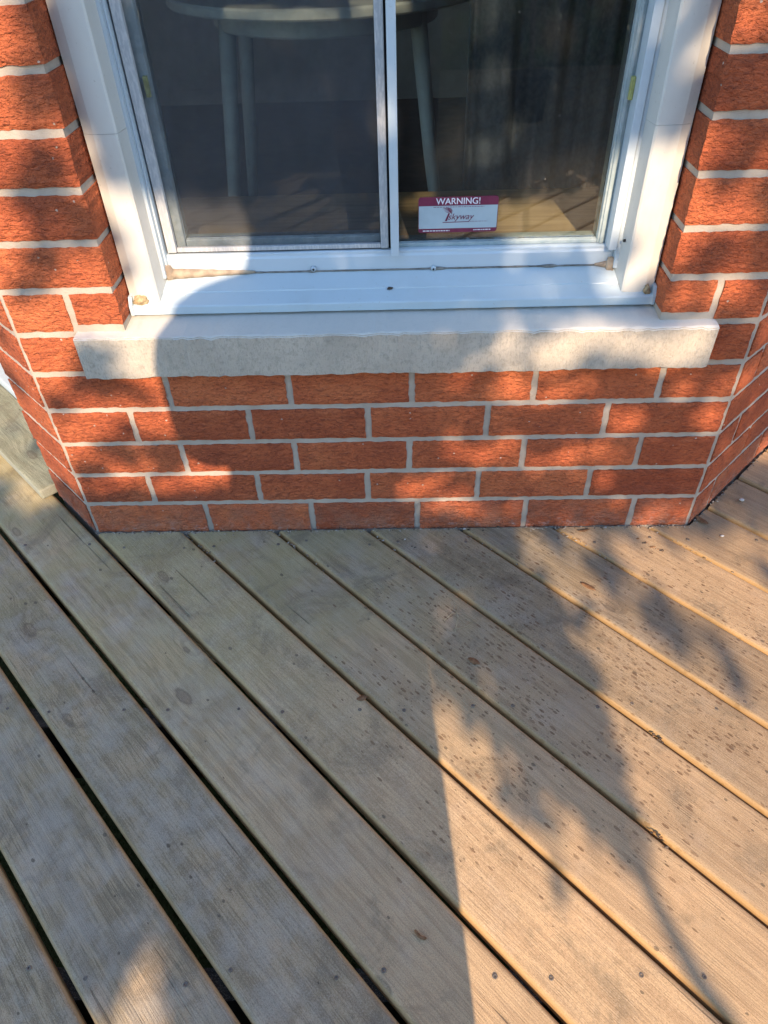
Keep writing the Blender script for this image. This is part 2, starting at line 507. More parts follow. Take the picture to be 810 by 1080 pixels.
# ------------------------------------------------------------------ deck
deck = structure(empty("deck", (0, 0, 0)), "weathered timber deck of diagonal planks")

def tn(x, y): return (x * DIRP.x + y * DIRP.y, x * NRM.x + y * NRM.y)   # (along, across)
GAPW = .004
R2 = (XR + RS * S45, RS * S45)
out_line = [tn(XL - .002, -.003), tn(XR + .002, -.003), tn(R2[0] + .006, R2[1] - .006), tn(3.4, R2[1] - .006)]
T_LEFT = -1.75
def t_end(nv):
    if nv < out_line[0][1]: return T_LEFT
    for (t0, n0), (t1, n1) in zip(out_line[:-1], out_line[1:]):
        if n0 <= nv <= n1 and n1 > n0: return t0 + (t1 - t0) * (nv - n0) / (n1 - n0)
    return out_line[-1][0]
DY = -4.35
def t_far(nv):
    # y = -t*sin + n*cos  >= DY ; x = t*cos + n*sin <= 3.3
    return min((nv * math.cos(PHI) - DY) / math.sin(PHI), (3.3 - nv * math.sin(PHI)) / math.cos(PHI))
gap_w = {-4: .010, -3: .0105, -2: .0095, -1: .0085, 0: .0075, 1: .0065, 2: .006, 3: .0055, 4: .0045, 5: .004, 6: .007}
TH = .027
for gi in range(-22, 16):
    ga, gb = gap_w.get(gi, .007), gap_w.get(gi + 1, .007)
    n0 = O0 + PITCH * gi + ga * .5
    n1 = O0 + PITCH * (gi + 1) - gb * .5
    top = [(t_end(n0 + 1e-4), n0)]
    for (t_, n_) in out_line[:-1]:
        if n0 + .002 < n_ < n1 - .002:
            if n_ == out_line[0][1]:
                top.append((T_LEFT, n_ - .006)); top.append((t_, n_ - .005))
            else:
                top.append((t_, n_))
    top.append((t_end(n1 - 1e-4), n1))
    if gi == -1:
        # the plank below the left corner starts at the corner of the house
        top = [(t_end(out_line[0][1] + .001) + .004, n0), (t_end(n1 - 1e-4), n1)]
    if gi == -2:
        n1 = -.0350 ; top = [(T_LEFT, n0), (T_LEFT, n1)]
    f0, f1 = t_far(n0), t_far(n1)
    if f0 - top[0][0] < .1 or f1 - top[-1][0] < .1: continue
    bot = []
    for k in range(1, 12): pass
    poly = top + [(f1, n1), (f0, n0)]
    cx = sum(q[0] for q in poly) / len(poly); cy = (n0 + n1) / 2
    zt = random.uniform(-.0012, .0006)
    bm = bmesh.new()
    vs = [bm.verts.new((q[0] - cx, q[1] - cy, 0)) for q in poly]
    fc = bm.faces.new(vs)
    if fc.normal.z < 0: bmesh.ops.reverse_faces(bm, faces=[fc])
    bm.normal_update()
    if fc.normal.z < 0: bmesh.ops.reverse_faces(bm, faces=[fc])
    ex = bmesh.ops.extrude_face_region(bm, geom=[fc])
    lower = [e for e in ex['geom'] if isinstance(e, bmesh.types.BMVert)]
    for v in lower: v.co.z -= TH
    bmesh.ops.recalc_face_normals(bm, faces=bm.faces)
    edges = [e for e in bm.edges if abs(e.verts[0].co.z) < 1e-6 and abs(e.verts[1].co.z) < 1e-6 and abs(e.verts[0].co.y - e.verts[1].co.y) < 1e-4]
    bmesh.ops.bevel(bm, geom=edges, offset=.0088, segments=5, affect='EDGES', profile=.5)
    me = bpy.data.meshes.new("plank"); bm.to_mesh(me); bm.free()
    for p_ in me.polygons: p_.use_smooth = False
    o = link("plank", me, 'deck', deck)
    wx, wy = cx * DIRP.x + cy * NRM.x, cx * DIRP.y + cy * NRM.y
    o.location = (wx, wy, zt)
    o.rotation_euler = (random.uniform(-.004, .004), 0, -PHI)
# joists and screws
sv = []
for jy in (-.045, -.45, -.86, -1.27, -1.68, -2.1, -2.5, -2.9, -3.3, -3.7, -4.1):
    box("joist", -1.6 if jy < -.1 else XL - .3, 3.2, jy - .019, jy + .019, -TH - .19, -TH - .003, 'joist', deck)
    for gi in range(-22, 16):
        for k in (.022, .118):
            nv = O0 + PITCH * gi + k + random.uniform(-.005, .005)
            tv = (nv * math.cos(PHI) - jy - random.uniform(-.010, .010)) / math.sin(PHI)
            x, y = tv * DIRP.x + nv * NRM.x, tv * DIRP.y + nv * NRM.y
            if tv < t_end(nv) + .018 or not (-1.55 < x < 3.1) or y < DY + .03: continue
            r = random.uniform(.0023, .0031)
            sv.append((x, y, r))
v = []; f = []
for (x, y, r) in sv:
    b0 = len(v)
    for rr, z in ((r * 1.25, .0004), (r, .0012), (r * .42, .0010), (r * .30, -.0012)):
        for k in range(8):
            v.append((x + rr * math.cos(k * math.pi / 4), y + rr * math.sin(k * math.pi / 4), z))
    for q in range(3):
        for k in range(8):
            f.append([b0 + q * 8 + k, b0 + q * 8 + (k + 1) % 8, b0 + q * 8 + 8 + (k + 1) % 8, b0 + q * 8 + 8 + k])
    f.append([b0 + 24 + k for k in range(8)])
o = link("deck_screws", from_py("deck_screws", v, f), 'screw', deck); o["kind"] = "stuff"

# ------------------------------------------------------------------ house
house = empty("brick_house", (0, 0, 0))
tag(house, "red brick house wall with a white sliding window above the timber deck", "house")
core = .0040
front = link("bay_wall", prism_me("bay_wall", [(XL + .0013, core), (XR - .0013, core), (XR - .03, .18), (XL + .03, .18)], -.5, 6 * CH), 'mortar', house)
def prism_part(name, poly, z0, z1, mat='mortar', parent=house):
    return link(name, prism_me(name, poly, z0, z1), mat, parent)

def brick_me(L, H, D, jit=.0016, side=None):
    nx, nz = max(4, int(L / .0085)), 8
    v = []; f = []
    idx = {}
    so = random.uniform(0, 100)
    for j in range(nz + 1):
        for i in range(nx + 1):
            x = -L / 2 + L * i / nx; z = -H / 2 + H * j / nz
            edge = i in (0, nx) or j in (0, nz)
            nv = noise.noise(Vector((x * 55 + so, z * 90, 3.1)))
            y = nv * .0013 + noise.noise(Vector((x * 130 + so, z * 260, 7.7))) * .0014 + (.0020 if edge else 0)
            if edge:
                x += random.uniform(-jit, jit * .4) * (1 if x > 0 else -1)
                z += random.uniform(-jit, jit * .4) * (1 if z > 0 else -1)
            idx[i, j] = len(v); v.append((x, y, z))
    for j in range(nz):
        for i in range(nx):
            f.append([idx[i, j], idx[i + 1, j], idx[i + 1, j + 1], idx[i, j + 1]])
    ring = [idx[i, 0] for i in range(nx + 1)] + [idx[nx, j] for j in range(1, nz + 1)] + [idx[i, nz] for i in range(nx - 1, -1, -1)] + [idx[0, j] for j in range(nz - 1, 0, -1)]
    b0 = len(v)
    for q in ring:
        x, y, z = v[q]; v.append((x, .006, z))
    b1 = len(v)
    for q in ring:
        x, y, z = v[q]; v.append((max(-L / 2, min(L / 2, x * 1.02)), D, max(-H / 2, min(H / 2, z * 1.02))))
    n = len(ring)
    for k in range(n):
        k2 = (k + 1) % n
        f.append([ring[k], b0 + k, b0 + k2, ring[k2]])
        f.append([b0 + k, b1 + k, b1 + k2, b0 + k2])
    return from_py("brick", v, f)
cache = {}
def brick(parent, org, ang, s0, s1, c_, depth=.06, h0=None, h1=None):
    """one brick from s0 to s1 along a wall that starts at org and runs at ang"""
    z0 = c_ * CH + JW / 2 if h0 is None else h0
    z1 = (c_ + 1) * CH - JW / 2 if h1 is None else h1
    L, H = s1 - s0, z1 - z0
    key = (round(L, 3), round(H, 3), depth)
    lst = cache.setdefault(key, [])
    if len(lst) < 5:
        lst.append(brick_me(L, H, depth)); me = lst[-1]
    else:
        me = random.choice(lst)
    s = (s0 + s1) / 2
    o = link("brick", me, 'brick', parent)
    d = random.uniform(-.0008, .0012)
    o.location = (org[0] + s * math.cos(ang) - d * -math.sin(ang), org[1] + s * math.sin(ang) - d * math.cos(ang), (z0 + z1) / 2)
    o.rotation_euler = (random.uniform(-.006, .006), random.uniform(-.004, .004), ang + random.uniform(-.004, .004))
    return o
offs = [.224, .1181, .2056, .1254, .2110]
hj = JW / 2
AR = .0062
for c_ in range(5):
    js = []
    x = offs[c_]
    while x < XR - .03:
        js.append(x + random.uniform(-.0015, .0015)); x += .23
    ends = [XL + AR - hj] + js + [XR - AR + hj]
    for a, b in zip(ends[:-1], ends[1:]):
        brick(front, (0, 0), 0, a + hj, b - hj, c_, .06, -.003 if c_ == 0 else None)
SX0, SX1 = .0763, 1.1985
brick(front, (0, 0), 0, XL + AR, SX0 - .003, 5)
brick(front, (0, 0), 0, SX1 + .004, XR - AR, 5)
# piers either side of the window
pl = prism_part("pier_wall", [(XL + .0013, core), (OX0 - .004, core), (OX0 - .004, .17), (XL + .03, .17)], 6 * CH, Z_UP)
pr = prism_part("pier_wall", [(OX1 + .004, core), (XR - .0013, core), (XR - .03, .17), (OX1 + .004, .17)], 6 * CH, Z_UP)
brick(pl, (0, 0), 0, XL + AR, .0795 - hj, 6, .06, 6 * CH + hj)
brick(pl, (0, 0), 0, .0795 + hj, OX0, 6, .11, 6 * CH + .018)
brick(pr, (0, 0), 0, OX1, 1.188 - hj, 6, .11, 6 * CH + .018)
brick(pr, (0, 0), 0, 1.188 + hj, XR - AR, 6, .06, 6 * CH + hj)
for c_ in range(7, NB):
    brick(pl, (0, 0), 0, XL + AR, OX0 + random.uniform(-.002, .001), c_, .11)
    brick(pr, (0, 0), 0, OX1 + random.uniform(-.001, .002), XR - AR, c_, .11)
# short left return, then the patio door
AL, AR_ = math.radians(135), math.radians(45)
def on_left(s, n_):   # s along the left return, n_ into the house
    return (XL - s * S45 + n_ * S45, s * S45 + n_ * S45)
def on_right(s, n_):
    return (XR + s * S45 - n_ * S45, s * S45 + n_ * S45)
lw = prism_part("return_wall", [on_left(LS - .002, core), on_left(.0013, core), on_left(.05, .13), on_left(LS - .002, .13)], -.5, Z_UP)
for c_ in range(NB):
    brick(lw, (XL, 0), AL + math.pi, -LS, -AR, c_, .10, -.003 if c_ == 0 else None)
rw = prism_part("return_wall", [on_right(.0013, core), on_right(RS - .002, core), on_right(RS - .002, .13), on_right(.05, .13)], -.5, Z_UP)
for c_ in range(NB):
    first = (.09, .20, .10, .215, .085, .2)[c_ % 6]
    js = [AR - hj]
    x = first
    while x < RS - .03:
        js.append(x); x += .23
    js.append(RS - .002)
    for a, b in zip(js[:-1], js[1:]):
        brick(rw, (XR, 0), AR_, a + hj, b - hj, c_, .06, -.003 if c_ == 0 else None)
# wall above and beyond (no single bricks are seen there)
g = N("brick_courses")
bt = g.n("TexBrick")
uv = g.n("CombineXYZ"); sx = g.n("SeparateXYZ"); g.put(sx.inputs[0], g.pos())
g.put(uv.inputs[0], g.math('ADD', sx.outputs[0], g.math('MULTIPLY', sx.outputs[1], .4))); g.put(uv.inputs[1], sx.outputs[2])
g.put(bt.inputs["Vector"], uv.outputs[0])
bt.inputs["Scale"].default_value = 1; bt.inputs["Brick Width"].default_value = .23; bt.inputs["Row Height"].default_value = CH
bt.inputs["Mortar Size"].default_value = .005; bt.inputs["Color1"].default_value = (.42, .10, .04, 1); bt.inputs["Color2"].default_value = (.33, .08, .03, 1)
bt.inputs["Mortar"].default_value = (.42, .38, .33, 1)
g.bump(g.noise(g.pos(), 90, 4), .6, .003)
MAT['brickfar'] = g.fin(bt.outputs[0], .9, .2)
WZ = 1.78
prism_part("plain_wall", [(XL, 0), (OX0 - .001, 0), (OX0 - .001, .17), (XL + .03, .17)], Z_UP, TOPZ, 'brickfar')
prism_part("plain_wall", [(OX1 + .001, 0), (XR, 0), (XR - .03, .17), (OX1 + .001, .17)], Z_UP, TOPZ, 'brickfar')
prism_part("plain_wall", [(OX0, 0.001), (OX1, 0.001), (OX1, .17), (OX0, .17)], WZ, TOPZ, 'brickfar')
prism_part("plain_wall", [on_left(LS - .002, 0), on_left(0.0, 0), on_left(.05, .13), on_left(LS - .002, .13)], Z_UP, TOPZ, 'brickfar')
prism_part("plain_wall", [on_right(0.0, 0), on_right(RS - .002, 0), on_right(RS - .002, .13), on_right(.05, .13)], Z_UP, TOPZ, 'brickfar')
e1 = on_right(RS, 0)
prism_part("plain_wall", [(e1[0], e1[1]), (4.2, e1[1]), (4.2, e1[1] + .15), (e1[0], e1[1] + .15)], -.5, TOPZ, 'brickfar')
prism_part("plain_wall", [on_left(2.2, 0), on_left(1.20, 0), on_left(1.20, .13), on_left(2.2, .13)], -.5, TOPZ, 'brickfar')
prism_part("plain_wall", [on_left(1.20, 0), on_left(LS, 0), on_left(LS, .13), on_left(1.20, .13)], 2.08, TOPZ, 'brickfar')
rp = [on_left(2.4, -.10), on_left(0.04, -.10), (XL, -.10), (XR, -.10), on_right(RS - .04, -.10), (4.3, e1[1] - .10), (4.3, 4.5), (-2.2, 4.5)]
prism_part("roof", rp, TOPZ, TOPZ + .16, 'roof')

# stone sill
bm = bmesh.new()
prof = [(-.0205, .4068), (-.0205, .4850), (-.016, .4872), (.125, .4980), (.125, .4068)]
me_prof = [(y, z) for y, z in prof]
nx = 110
v = []; f = []
for i in range(nx + 1):
    x = SX0 + (SX1 - SX0) * i / nx
    for k, (y, z) in enumerate(prof):
        wv = noise.noise(Vector((x * 9, k * 3.3, .5))) * .0016 + random.uniform(-.0010, .0010) - (.0022 if k == 1 and random.random() < .10 else 0)
        v.append((x + (random.uniform(-.001, .001) if i in (0, nx) else 0), y + (wv if y < 0 else 0), z + (wv if k in (0, 1, 2) else 0)))
n = len(prof)
for i in range(nx):
    for j in range(n):
        a, b = i * n + j, i * n + (j + 1) % n
        f.append([a, b, b + n, a + n])
f.append(list(range(n))[::-1]); f.append([nx * n + j for j in range(n)])
sill_me = from_py("stone_sill", v, f)
bmx = bmesh.new(); bmx.from_mesh(sill_me)
ee = [e for e in bmx.edges if abs(e.calc_face_angle(0)) > .6]
bmesh.ops.bevel(bmx, geom=ee, offset=.0016, segments=2, affect='EDGES')
bmx.to_mesh(sill_me); bmx.free()
link("stone_sill", sill_me, 'stone', house)
# mortar bed of the jamb bricks on the sill ends
box("mortar_bed", .0797, OX0 - .002, .0045, .06, .4860, 6 * CH + .0185, 'mortar', house)
box("mortar_bed", OX1 + .002, SX1 + .002, .0045, .06, .4860, 6 * CH + .0185, 'mortar', house)

# ------------------------------------------------------------------ window
win = empty("sliding_window", (0, 0, 0)); win.parent = house
win["label"] = "white sliding window with an insect screen on its left half"
FY = .1005     # face of the frame
def trim_side(x_out, x_in, sgn, zb_out, zb_in, ztop, dy):
    """bent aluminium cladding: outer flange, flat face, return to the frame; sgn=+1 on the left"""
    prof = [(x_out, .068), (x_out + sgn * .001, .0585), (x_out + sgn * .017, .0535), (x_in - sgn * .003, .0530), (x_in, .0555), (x_in + sgn * .008, .108), (x_in - sgn * .001, .108), (x_in - sgn * .006, .060), (x_out + sgn * .004, .066)]
    v = []; f = []
    nz = 10
    n = len(prof)
    for i in range(nz + 1):
        for (x, y) in prof:
            tt = (x - x_out) / (x_in - x_out)
            zb = zb_out + (zb_in - zb_out) * tt + (max(0, (y - .06)) * .55 if zb_out < .7 else 0)
            z = zb + (ztop - zb) * i / nz
            v.append((x + noise.noise(Vector((x * 20, z * 6, 1))) * .0006, y + dy + noise.noise(Vector((x * 20, z * 7, 5 + dy * 1000))) * .0007, z))
    for i in range(nz):
        for j in range(n):
            a, b = i * n + j, i * n + (j + 1) % n
            f.append([a, b, b + n, a + n])
    f.append(list(range(n))[::-1]); f.append([nz * n + j for j in range(n)])
    return link("jamb_cladding", from_py("jamb_cladding", v, f), 'trim', win)
trim_side(OX0 + .0015, .2212, 1, .514, .519, .7926, 0)
trim_side(OX0 + .0015, .2212, 1, .793, .793, WZ, .0006)
trim_side(OX1 - .0015, 1.0412, -1, .514, .519, .7836, 0)
trim_side(OX1 - .0015, 1.0412, -1, .784, .784, WZ, .0006)
# frame
box("frame_jamb", .2225, .2310, .0885, .170, .5450, WZ, 'vinyl', win, .0012)
box("frame_jamb", .2312, .2345, .0985, .170, .5450, WZ, 'vinyl', win, .0008)
box("frame_jamb", 1.0300, 1.0400, .0905, .170, .5450, WZ, 'vinyl', win, .0012)
box("frame_jamb", 1.0150, 1.0290, .0865, .135, .5795, WZ, 'vinyl', win, .0015)
box("frame_head", .222, 1.040, .0905, .170, WZ - .03, WZ, 'vinyl', win)
# bottom track: stepped profile
prof = [(.1065, .5465), (.1065, .5700), (.1085, .5740), (.1085, .5785), (.1105, .5800), (.1700, .5800), (.1700, .5465)]
profile_x("frame_bottom_rail", prof, .2346, 1.0296, 'vinyl', win, 24, .0003)
# meeting stile
box("meeting_stile", .6365, .6510, .0925, .160, .5745, WZ - .03, 'vinyl', win, .0018)
# insect screen in the left half
scn = box("insect_screen", .2535, .6190, .1175, .1179, .5900, WZ - .04, 'screen', win)
scn["label"] = "grey insect screen over the left half"
box("screen_frame", .2375, .2535, .1095, .1215, .5830, WZ - .03, 'scrframe', win, .0015)
box("screen_frame", .6190, .6325, .1095, .1215, .5830, WZ - .03, 'scrframe', win, .0015)
box("screen_frame", .2540, .6185, .1120, .1215, .5830, .5905, 'scrframe', win, .001)
box("dark_gap_strip", .2347, .2374, .118, .16, .5802, WZ - .03, 'black', win)  # black strips stand in for the shade in the frame gaps
box("dark_gap_strip", .6327, .6363, .118, .16, .5802, WZ - .03, 'black', win)
box("dark_gap_strip", .2376, .6324, .116, .16, .5803, .5827, 'black', win)
# sashes behind: narrow grey-green spacer edges, panes
box("sash_edge", .2376, .2675, .1260, .1590, .5830, WZ - .03, 'spacer', win, .002)
box("sash_edge", .2680, .6180, .1300, .1590, .5830, .5985, 'spacer', win, .002)
box("sash_edge", .6180, .6360, .1300, .1590, .5830, WZ - .03, 'spacer', win, .002)
box("sash_edge", 1.0010, 1.0149, .1180, .1590, .5803, WZ - .03, 'spacer', win, .0015)
box("sash_edge", 1.0045, 1.0100, .1150, .1178, .5803, WZ - .03, 'spacer', win, .001)
box("sash_edge", .6512, 1.0009, .1200, .1590, .5803, .5870, 'spacer', win, .0015)
box("glass_pane", .2676, .6179, .1400, .1440, .5986, WZ - .03, 'glass', win)
box("glass_pane", .6512, 1.0009, .1300, .1340, .5871, WZ - .03, 'glass', win)
# latches (yellowed)
l = box("latch", .2590, .2662, .1180, .1258, .827, .856, 'latch', win, .0015); l["label"] = "yellowed plastic latch"
l = box("latch", 1.0085, 1.0148, .1080, .1178, .806, .838, 'latch', win, .0015); l["label"] = "yellowed plastic latch"
# sill cap: folded white metal with a lip and upturned ends
prof = [(.0440, .4985), (.0440, .5118), (.0460, .5138), (.0720, .5252), (.0730, .5272), (.1062, .5440), (.1120, .5460), (.1120, .4990)]
cap = profile_x("sill_cap", prof, .1735, 1.0945, 'cap', win, 40, .00025)
for x0, x1, lean in ((.1672, .1733, -1), (1.0947, 1.1000, 1)):
    v = []
    for x, dx in ((x0, 0), (x1, 0)):
        v += [(x, .0425, .4982), (x, .0425, .5150), (x, .0500, .5300), (x, .062, .5310), (x, .062, .4982)]
    f = [[0, 1, 2, 3, 4][::-1], [5, 6, 7, 8, 9]] + [[i, (i + 1) % 5, 5 + (i + 1) % 5, 5 + i] for i in range(5)]
    link("end_dam", from_py("end_dam", v, f), 'cap', win)
# sealant: thick tan smear on the left, thin grey line to the right, tan again in the corner
def bead(name, xs, mat, seg=6):
    pts = [(x, y, z) for x, y, z, r in xs]; rad = [r for x, y, z, r in xs]
    return link(name, tube_me(name, pts, rad, seg), mat, win)
xs = []
for i in range(15):
    t_ = i / 14
    xs.append((.235 + .155 * t_, .1045, .5475 - .0006 * i * 0, (.0085 * (1 - t_) ** .8 + .0020) * random.uniform(.9, 1.1)))
o = bead("sealant", xs, 'caulk'); o["label"] = "tan sealant smeared in the left corner"
o.scale = (1, 1, 1)
xs = [(.388 + .632 * i / 60, .1060, .5458, .0017 + .0007 * noise.noise(Vector((i * .7, 0, 0))) + (.0016 if i in (10, 31, 32, 50, 51) else 0)) for i in range(61)]
bead("sealant", xs, 'caulkgrey')
xs = [(1.000 + .028 * i / 6, .1050, .5470, .002 + .0011 * i) for i in range(7)]
bead("sealant", xs, 'caulk')
def lump(name, loc, rx, ry, rz, mat, parent, amp=.35, fr=90, sub=3):
    bm = bmesh.new()
    bmesh.ops.create_icosphere(bm, subdivisions=sub, radius=1)
    so = random.uniform(0, 50)
    for v_ in bm.verts:
        d = 1 + amp * noise.noise(Vector((v_.co.x * 1.8 + so, v_.co.y * 1.8, v_.co.z * 1.8)))
        v_.co = Vector((v_.co.x * rx * d, v_.co.y * ry * d, v_.co.z * rz * d))
    me = bpy.data.meshes.new(name); bm.to_mesh(me); bm.free()
    for p_ in me.polygons: p_.use_smooth = True
    o = link(name, me, mat, parent); o.location = loc
    return o
lump("sealant_blob", (.2310, .1010, .5500), .011, .008, .017, 'caulk', win)
lump("sealant_blob", (1.0275, .1000, .5500), .009, .007, .013, 'caulk', win)
o = lump("foam_plug", (.1880, .0535, .5215), .0125, .0075, .0105, 'foam', win, .5); o["label"] = "crumbly tan foam plug under the left cladding"
lump("foam_plug", (1.0850, .0530, .5215), .0065, .006, .009, 'foam', win, .5)
for wx, wz in ((.4964, .5520), (.7123, .5480)):
    sc1 = link("weep_plug", tube_me("weep_plug", [(wx, .1050, wz), (wx, .1000, wz - .001)], [.0048, .0040], 10), 'vinyl', win)
    link("plug_hole", tube_me("plug_hole", [(wx, .1001, wz - .001), (wx, .0994, wz - .001)], [.0021, .0021], 8), 'black', sc1)
link("cladding_screw", tube_me("cladding_screw", [(1.0372, .0770, .600), (1.0345, .0765, .600)], [.003, .0025], 8), 'black', win)
# wooden board inside
wb = box("window_board", .16, 1.12, .1705, .470, .5300, .5600, 'varnish', win, .004)
wb["label"] = "varnished wooden board behind the glass"

# door at the left return: timber sill board, white threshold, dark glazed leaf
door = empty("patio_door", (0, 0, 0)); door.parent = house
door["label"] = "patio door beside the brick return with a green timber sill board"
def lbox(name, s0, s1, n0, n1, z0, z1, mat, parent, bev=0):
    """box in the frame of the left return wall"""
    me = box_me(name, -(s1 - s0) / 2, (s1 - s0) / 2, -(n1 - n0) / 2, (n1 - n0) / 2, -(z1 - z0) / 2, (z1 - z0) / 2, bev)
    o = link(name, me, mat, parent)
    x, y = on_left((s0 + s1) / 2, (n0 + n1) / 2)
    o.location = (x, y, (z0 + z1) / 2); o.rotation_euler = (0, 0, AL + math.pi)
    return o
sb = lbox("sill_board", LS + .003, 1.19, -.036, .094, .002, .030, 'greenboard', door, .005); sb["label"] = "green weathered timber board"
lbox("threshold", LS + .012, 1.19, .0945, .138, .0, .052, 'cap', door, .004)
lbox("door_jamb", LS - .001, LS + .04, .1385, .19, .0, 2.08, 'vinyl', door)
lbox("door_jamb", 1.15, 1.19, .1385, .19, .0, 2.08, 'vinyl', door)
lbox("door_stile", LS + .041, LS + .10, .145, .18, .053, 2.07, 'black', door)
lbox("bottom_rail", LS + .101, 1.149, .145, .18, .053, .12, 'black', door)
lbox("glass_pane", LS + .101, 1.149, .158, .164, .121, 2.07, 'glass', door)

# ------------------------------------------------------------------ room behind the window
rz = -.08
rpoly = [on_left(2.1, .135), on_left(.06, .135), (XL + .035, .185), (XR - .035, .185), on_right(RS + .1, .14), (4.1, .95), (4.1, 4.2), (-1.9, 4.2)]
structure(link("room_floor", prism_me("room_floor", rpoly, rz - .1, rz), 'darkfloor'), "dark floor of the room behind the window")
structure(link("room_ceiling", prism_me("room_ceiling", rpoly, 2.40, 2.448), 'plaster'), "ceiling of the room behind the window")
structure(link("room_wall", prism_me("room_wall", [(-1.9, 4.2), (4.1, 4.2), (4.1, 4.3), (-1.9, 4.3)], rz - .1, 2.448), 'plaster'), "back wall of the room behind the window")
structure(link("room_wall", prism_me("room_wall", [(4.1, .7), (4.2, .7), (4.2, 4.3), (4.1, 4.3)], rz - .1, 2.448), 'plaster'), "right side wall of the room behind the window")
structure(link("room_wall", prism_me("room_wall", [(-1.95, 1.4), (-1.9, 1.4), (-1.9, 4.3), (-1.95, 4.3)], rz - .1, 2.448), 'plaster'), "left side wall of the room behind the window")
structure(link("room_wall", prism_me("room_wall", [(XL + .04, .171), (XR - .04, .171), (XR - .04, .184), (XL + .04, .184)], rz - .1, .528), 'plaster'), "wall below the window inside the room")

# round white table
TX, TY, TZ = .40, 1.95, .775
table = empty("round_table", (TX, TY, rz)); tag(table, "round white table seen dimly through the left half of the window", "table")
def disc_me(name, r, z0, z1, seg=56, bev=.006):
    prof = [(0, z0), (r - bev, z0), (r, z0 + bev), (r, z1 - bev), (r - bev, z1), (0, z1)]
    v = []; f = []
    for k in range(seg):
        t_ = 2 * math.pi * k / seg
        for (rr, z) in prof: v.append((rr * math.cos(t_), rr * math.sin(t_), z))
    n = len(prof)
    for k in range(seg):
        for j in range(n - 1):
            a, b = k * n + j, ((k + 1) % seg) * n + j
            f.append([a, b, b + 1, a + 1])
    me = from_py(name, v, f)
    bm = bmesh.new(); bm.from_mesh(me); bmesh.ops.remove_doubles(bm, verts=bm.verts, dist=1e-5); bm.to_mesh(me); bm.free()
    return me
link("tabletop", disc_me("tabletop", .55, TZ - rz - .032, TZ - rz), 'tablewhite', table)
link("apron", disc_me("apron", .40, TZ - rz - .10, TZ - rz - .033), 'tablewhite', table)
for a in (210, 330, 30, 150):
    ca, sa = math.cos(math.radians(a)), math.sin(math.radians(a))
    link("leg", tube_me("leg", [(ca * .37, sa * .37, TZ - rz - .034), (ca * .43, sa * .43, .35), (ca * .48, sa * .48, 0)], [.030, .026, .018], 10), 'tablewhite', table)
# curtain: hanging folds to the right
v = []; f = []
nxc, nzc = 90, 8
for j in range(nzc + 1):
    for i in range(nxc + 1):
        u = i / nxc; z = .36 + (2.3 - .36) * j / nzc
        x = .80 + .56 * u
        y = .60 + .028 * math.sin(u * 34 + .5 * math.sin(u * 9)) * (1 - .25 * j / nzc) + .012 * math.sin(u * 71 + j * .2)
        v.append((x, y, z))
for j in range(nzc):
    for i in range(nxc):
        a = j * (nxc + 1) + i
        f.append([a, a + 1, a + nxc + 2, a + nxc + 1])
cme = from_py("curtain", v, f, True)
cur = link("curtain", cme, 'curtain')
so = cur.modifiers.new("thick", 'SOLIDIFY'); so.thickness = .003
tag(cur, "dark navy curtain hanging in folds behind the right half of the window", "curtain")

# ------------------------------------------------------------------ warning sticker on the right pane
SK = (.7545, .1292, .6315)
stk = empty("warning_sticker", SK); tag(stk, "maroon and white WARNING! sticker stuck low on the right pane", "sticker")
sw, sh = .0690, .0305
def rounded(name, x0, x1, z0, z1, rads, y, mat, par):
    pts = []
    for (cx, cz, a0, r) in ((x1, z1, 0, rads[0]), (x0, z1, 90, rads[1]), (x0, z0, 180, rads[2]), (x1, z0, 270, rads[3])):
        sxn = -1 if cx == x1 else 1; szn = -1 if cz == z1 else 1
        if r <= 0: pts.append((cx, cz)); continue
        for k in range(6):
            a = math.radians(a0 + 90 * k / 5)
            pts.append((cx + sxn * r + r * math.cos(a), cz + szn * r + r * math.sin(a)))
    n = len(pts)
    v = [(x, y, z) for x, z in pts] + [(x, y + .0002, z) for x, z in pts]
    f = [list(range(n)), list(range(n, 2 * n))[::-1]] + [[i, (i + 1) % n, n + (i + 1) % n, n + i] for i in range(n)]
    return link(name, from_py(name, v, f), mat, par)
rounded("backing", -sw, sw, -sh, sh, (.005, .005, .005, .005), 0, 'stickerred', stk)
rounded("pale_field", -sw + .0008, sw - .0008, -sh + .0072, sh - .0150, (0, 0, 0, 0), -.0004, 'stickerwhite', stk)
def text(name, s, size, x, z, mat, par, y=-.0008, shear=0, bold=0.0, align='CENTER', sx=1.0):
    cu = bpy.data.curves.new(name, 'FONT')
    cu.body = s; cu.size = size; cu.align_x = align; cu.align_y = 'CENTER'; cu.shear = shear; cu.offset = bold
    tmp = bpy.data.objects.new(name, cu); COL.objects.link(tmp)
    bpy.context.view_layer.update()
    dg = bpy.context.evaluated_depsgraph_get()
    me = bpy.data.meshes.new_from_object(tmp.evaluated_get(dg))
    bpy.data.objects.remove(tmp)
    me.materials.clear()
    for v_ in me.vertices:
        v_.co = Vector((x + v_.co.x * sx, y, z + v_.co.y))
    return link(name, me, mat, par)
text("lettering", "WARNING!", .0150, 0, sh - .0078, 'stickerink', stk, bold=.00016, sx=1.0)
text("lettering", "skyway", .0150, .0040, -.0035, 'stickerred', stk, shear=.35, sx=1.02)
def ribbon(name, pts, wd, mat, par, y=-.0008):
    v = []; f = []
    for i, (x, z, k) in enumerate(pts):
        v += [(x, y, z + wd * k), (x, y, z - wd * k)]
    for i in range(len(pts) - 1): f.append([2 * i, 2 * i + 1, 2 * i + 3, 2 * i + 2])
    return link(name, from_py(name, v, f), mat, par)
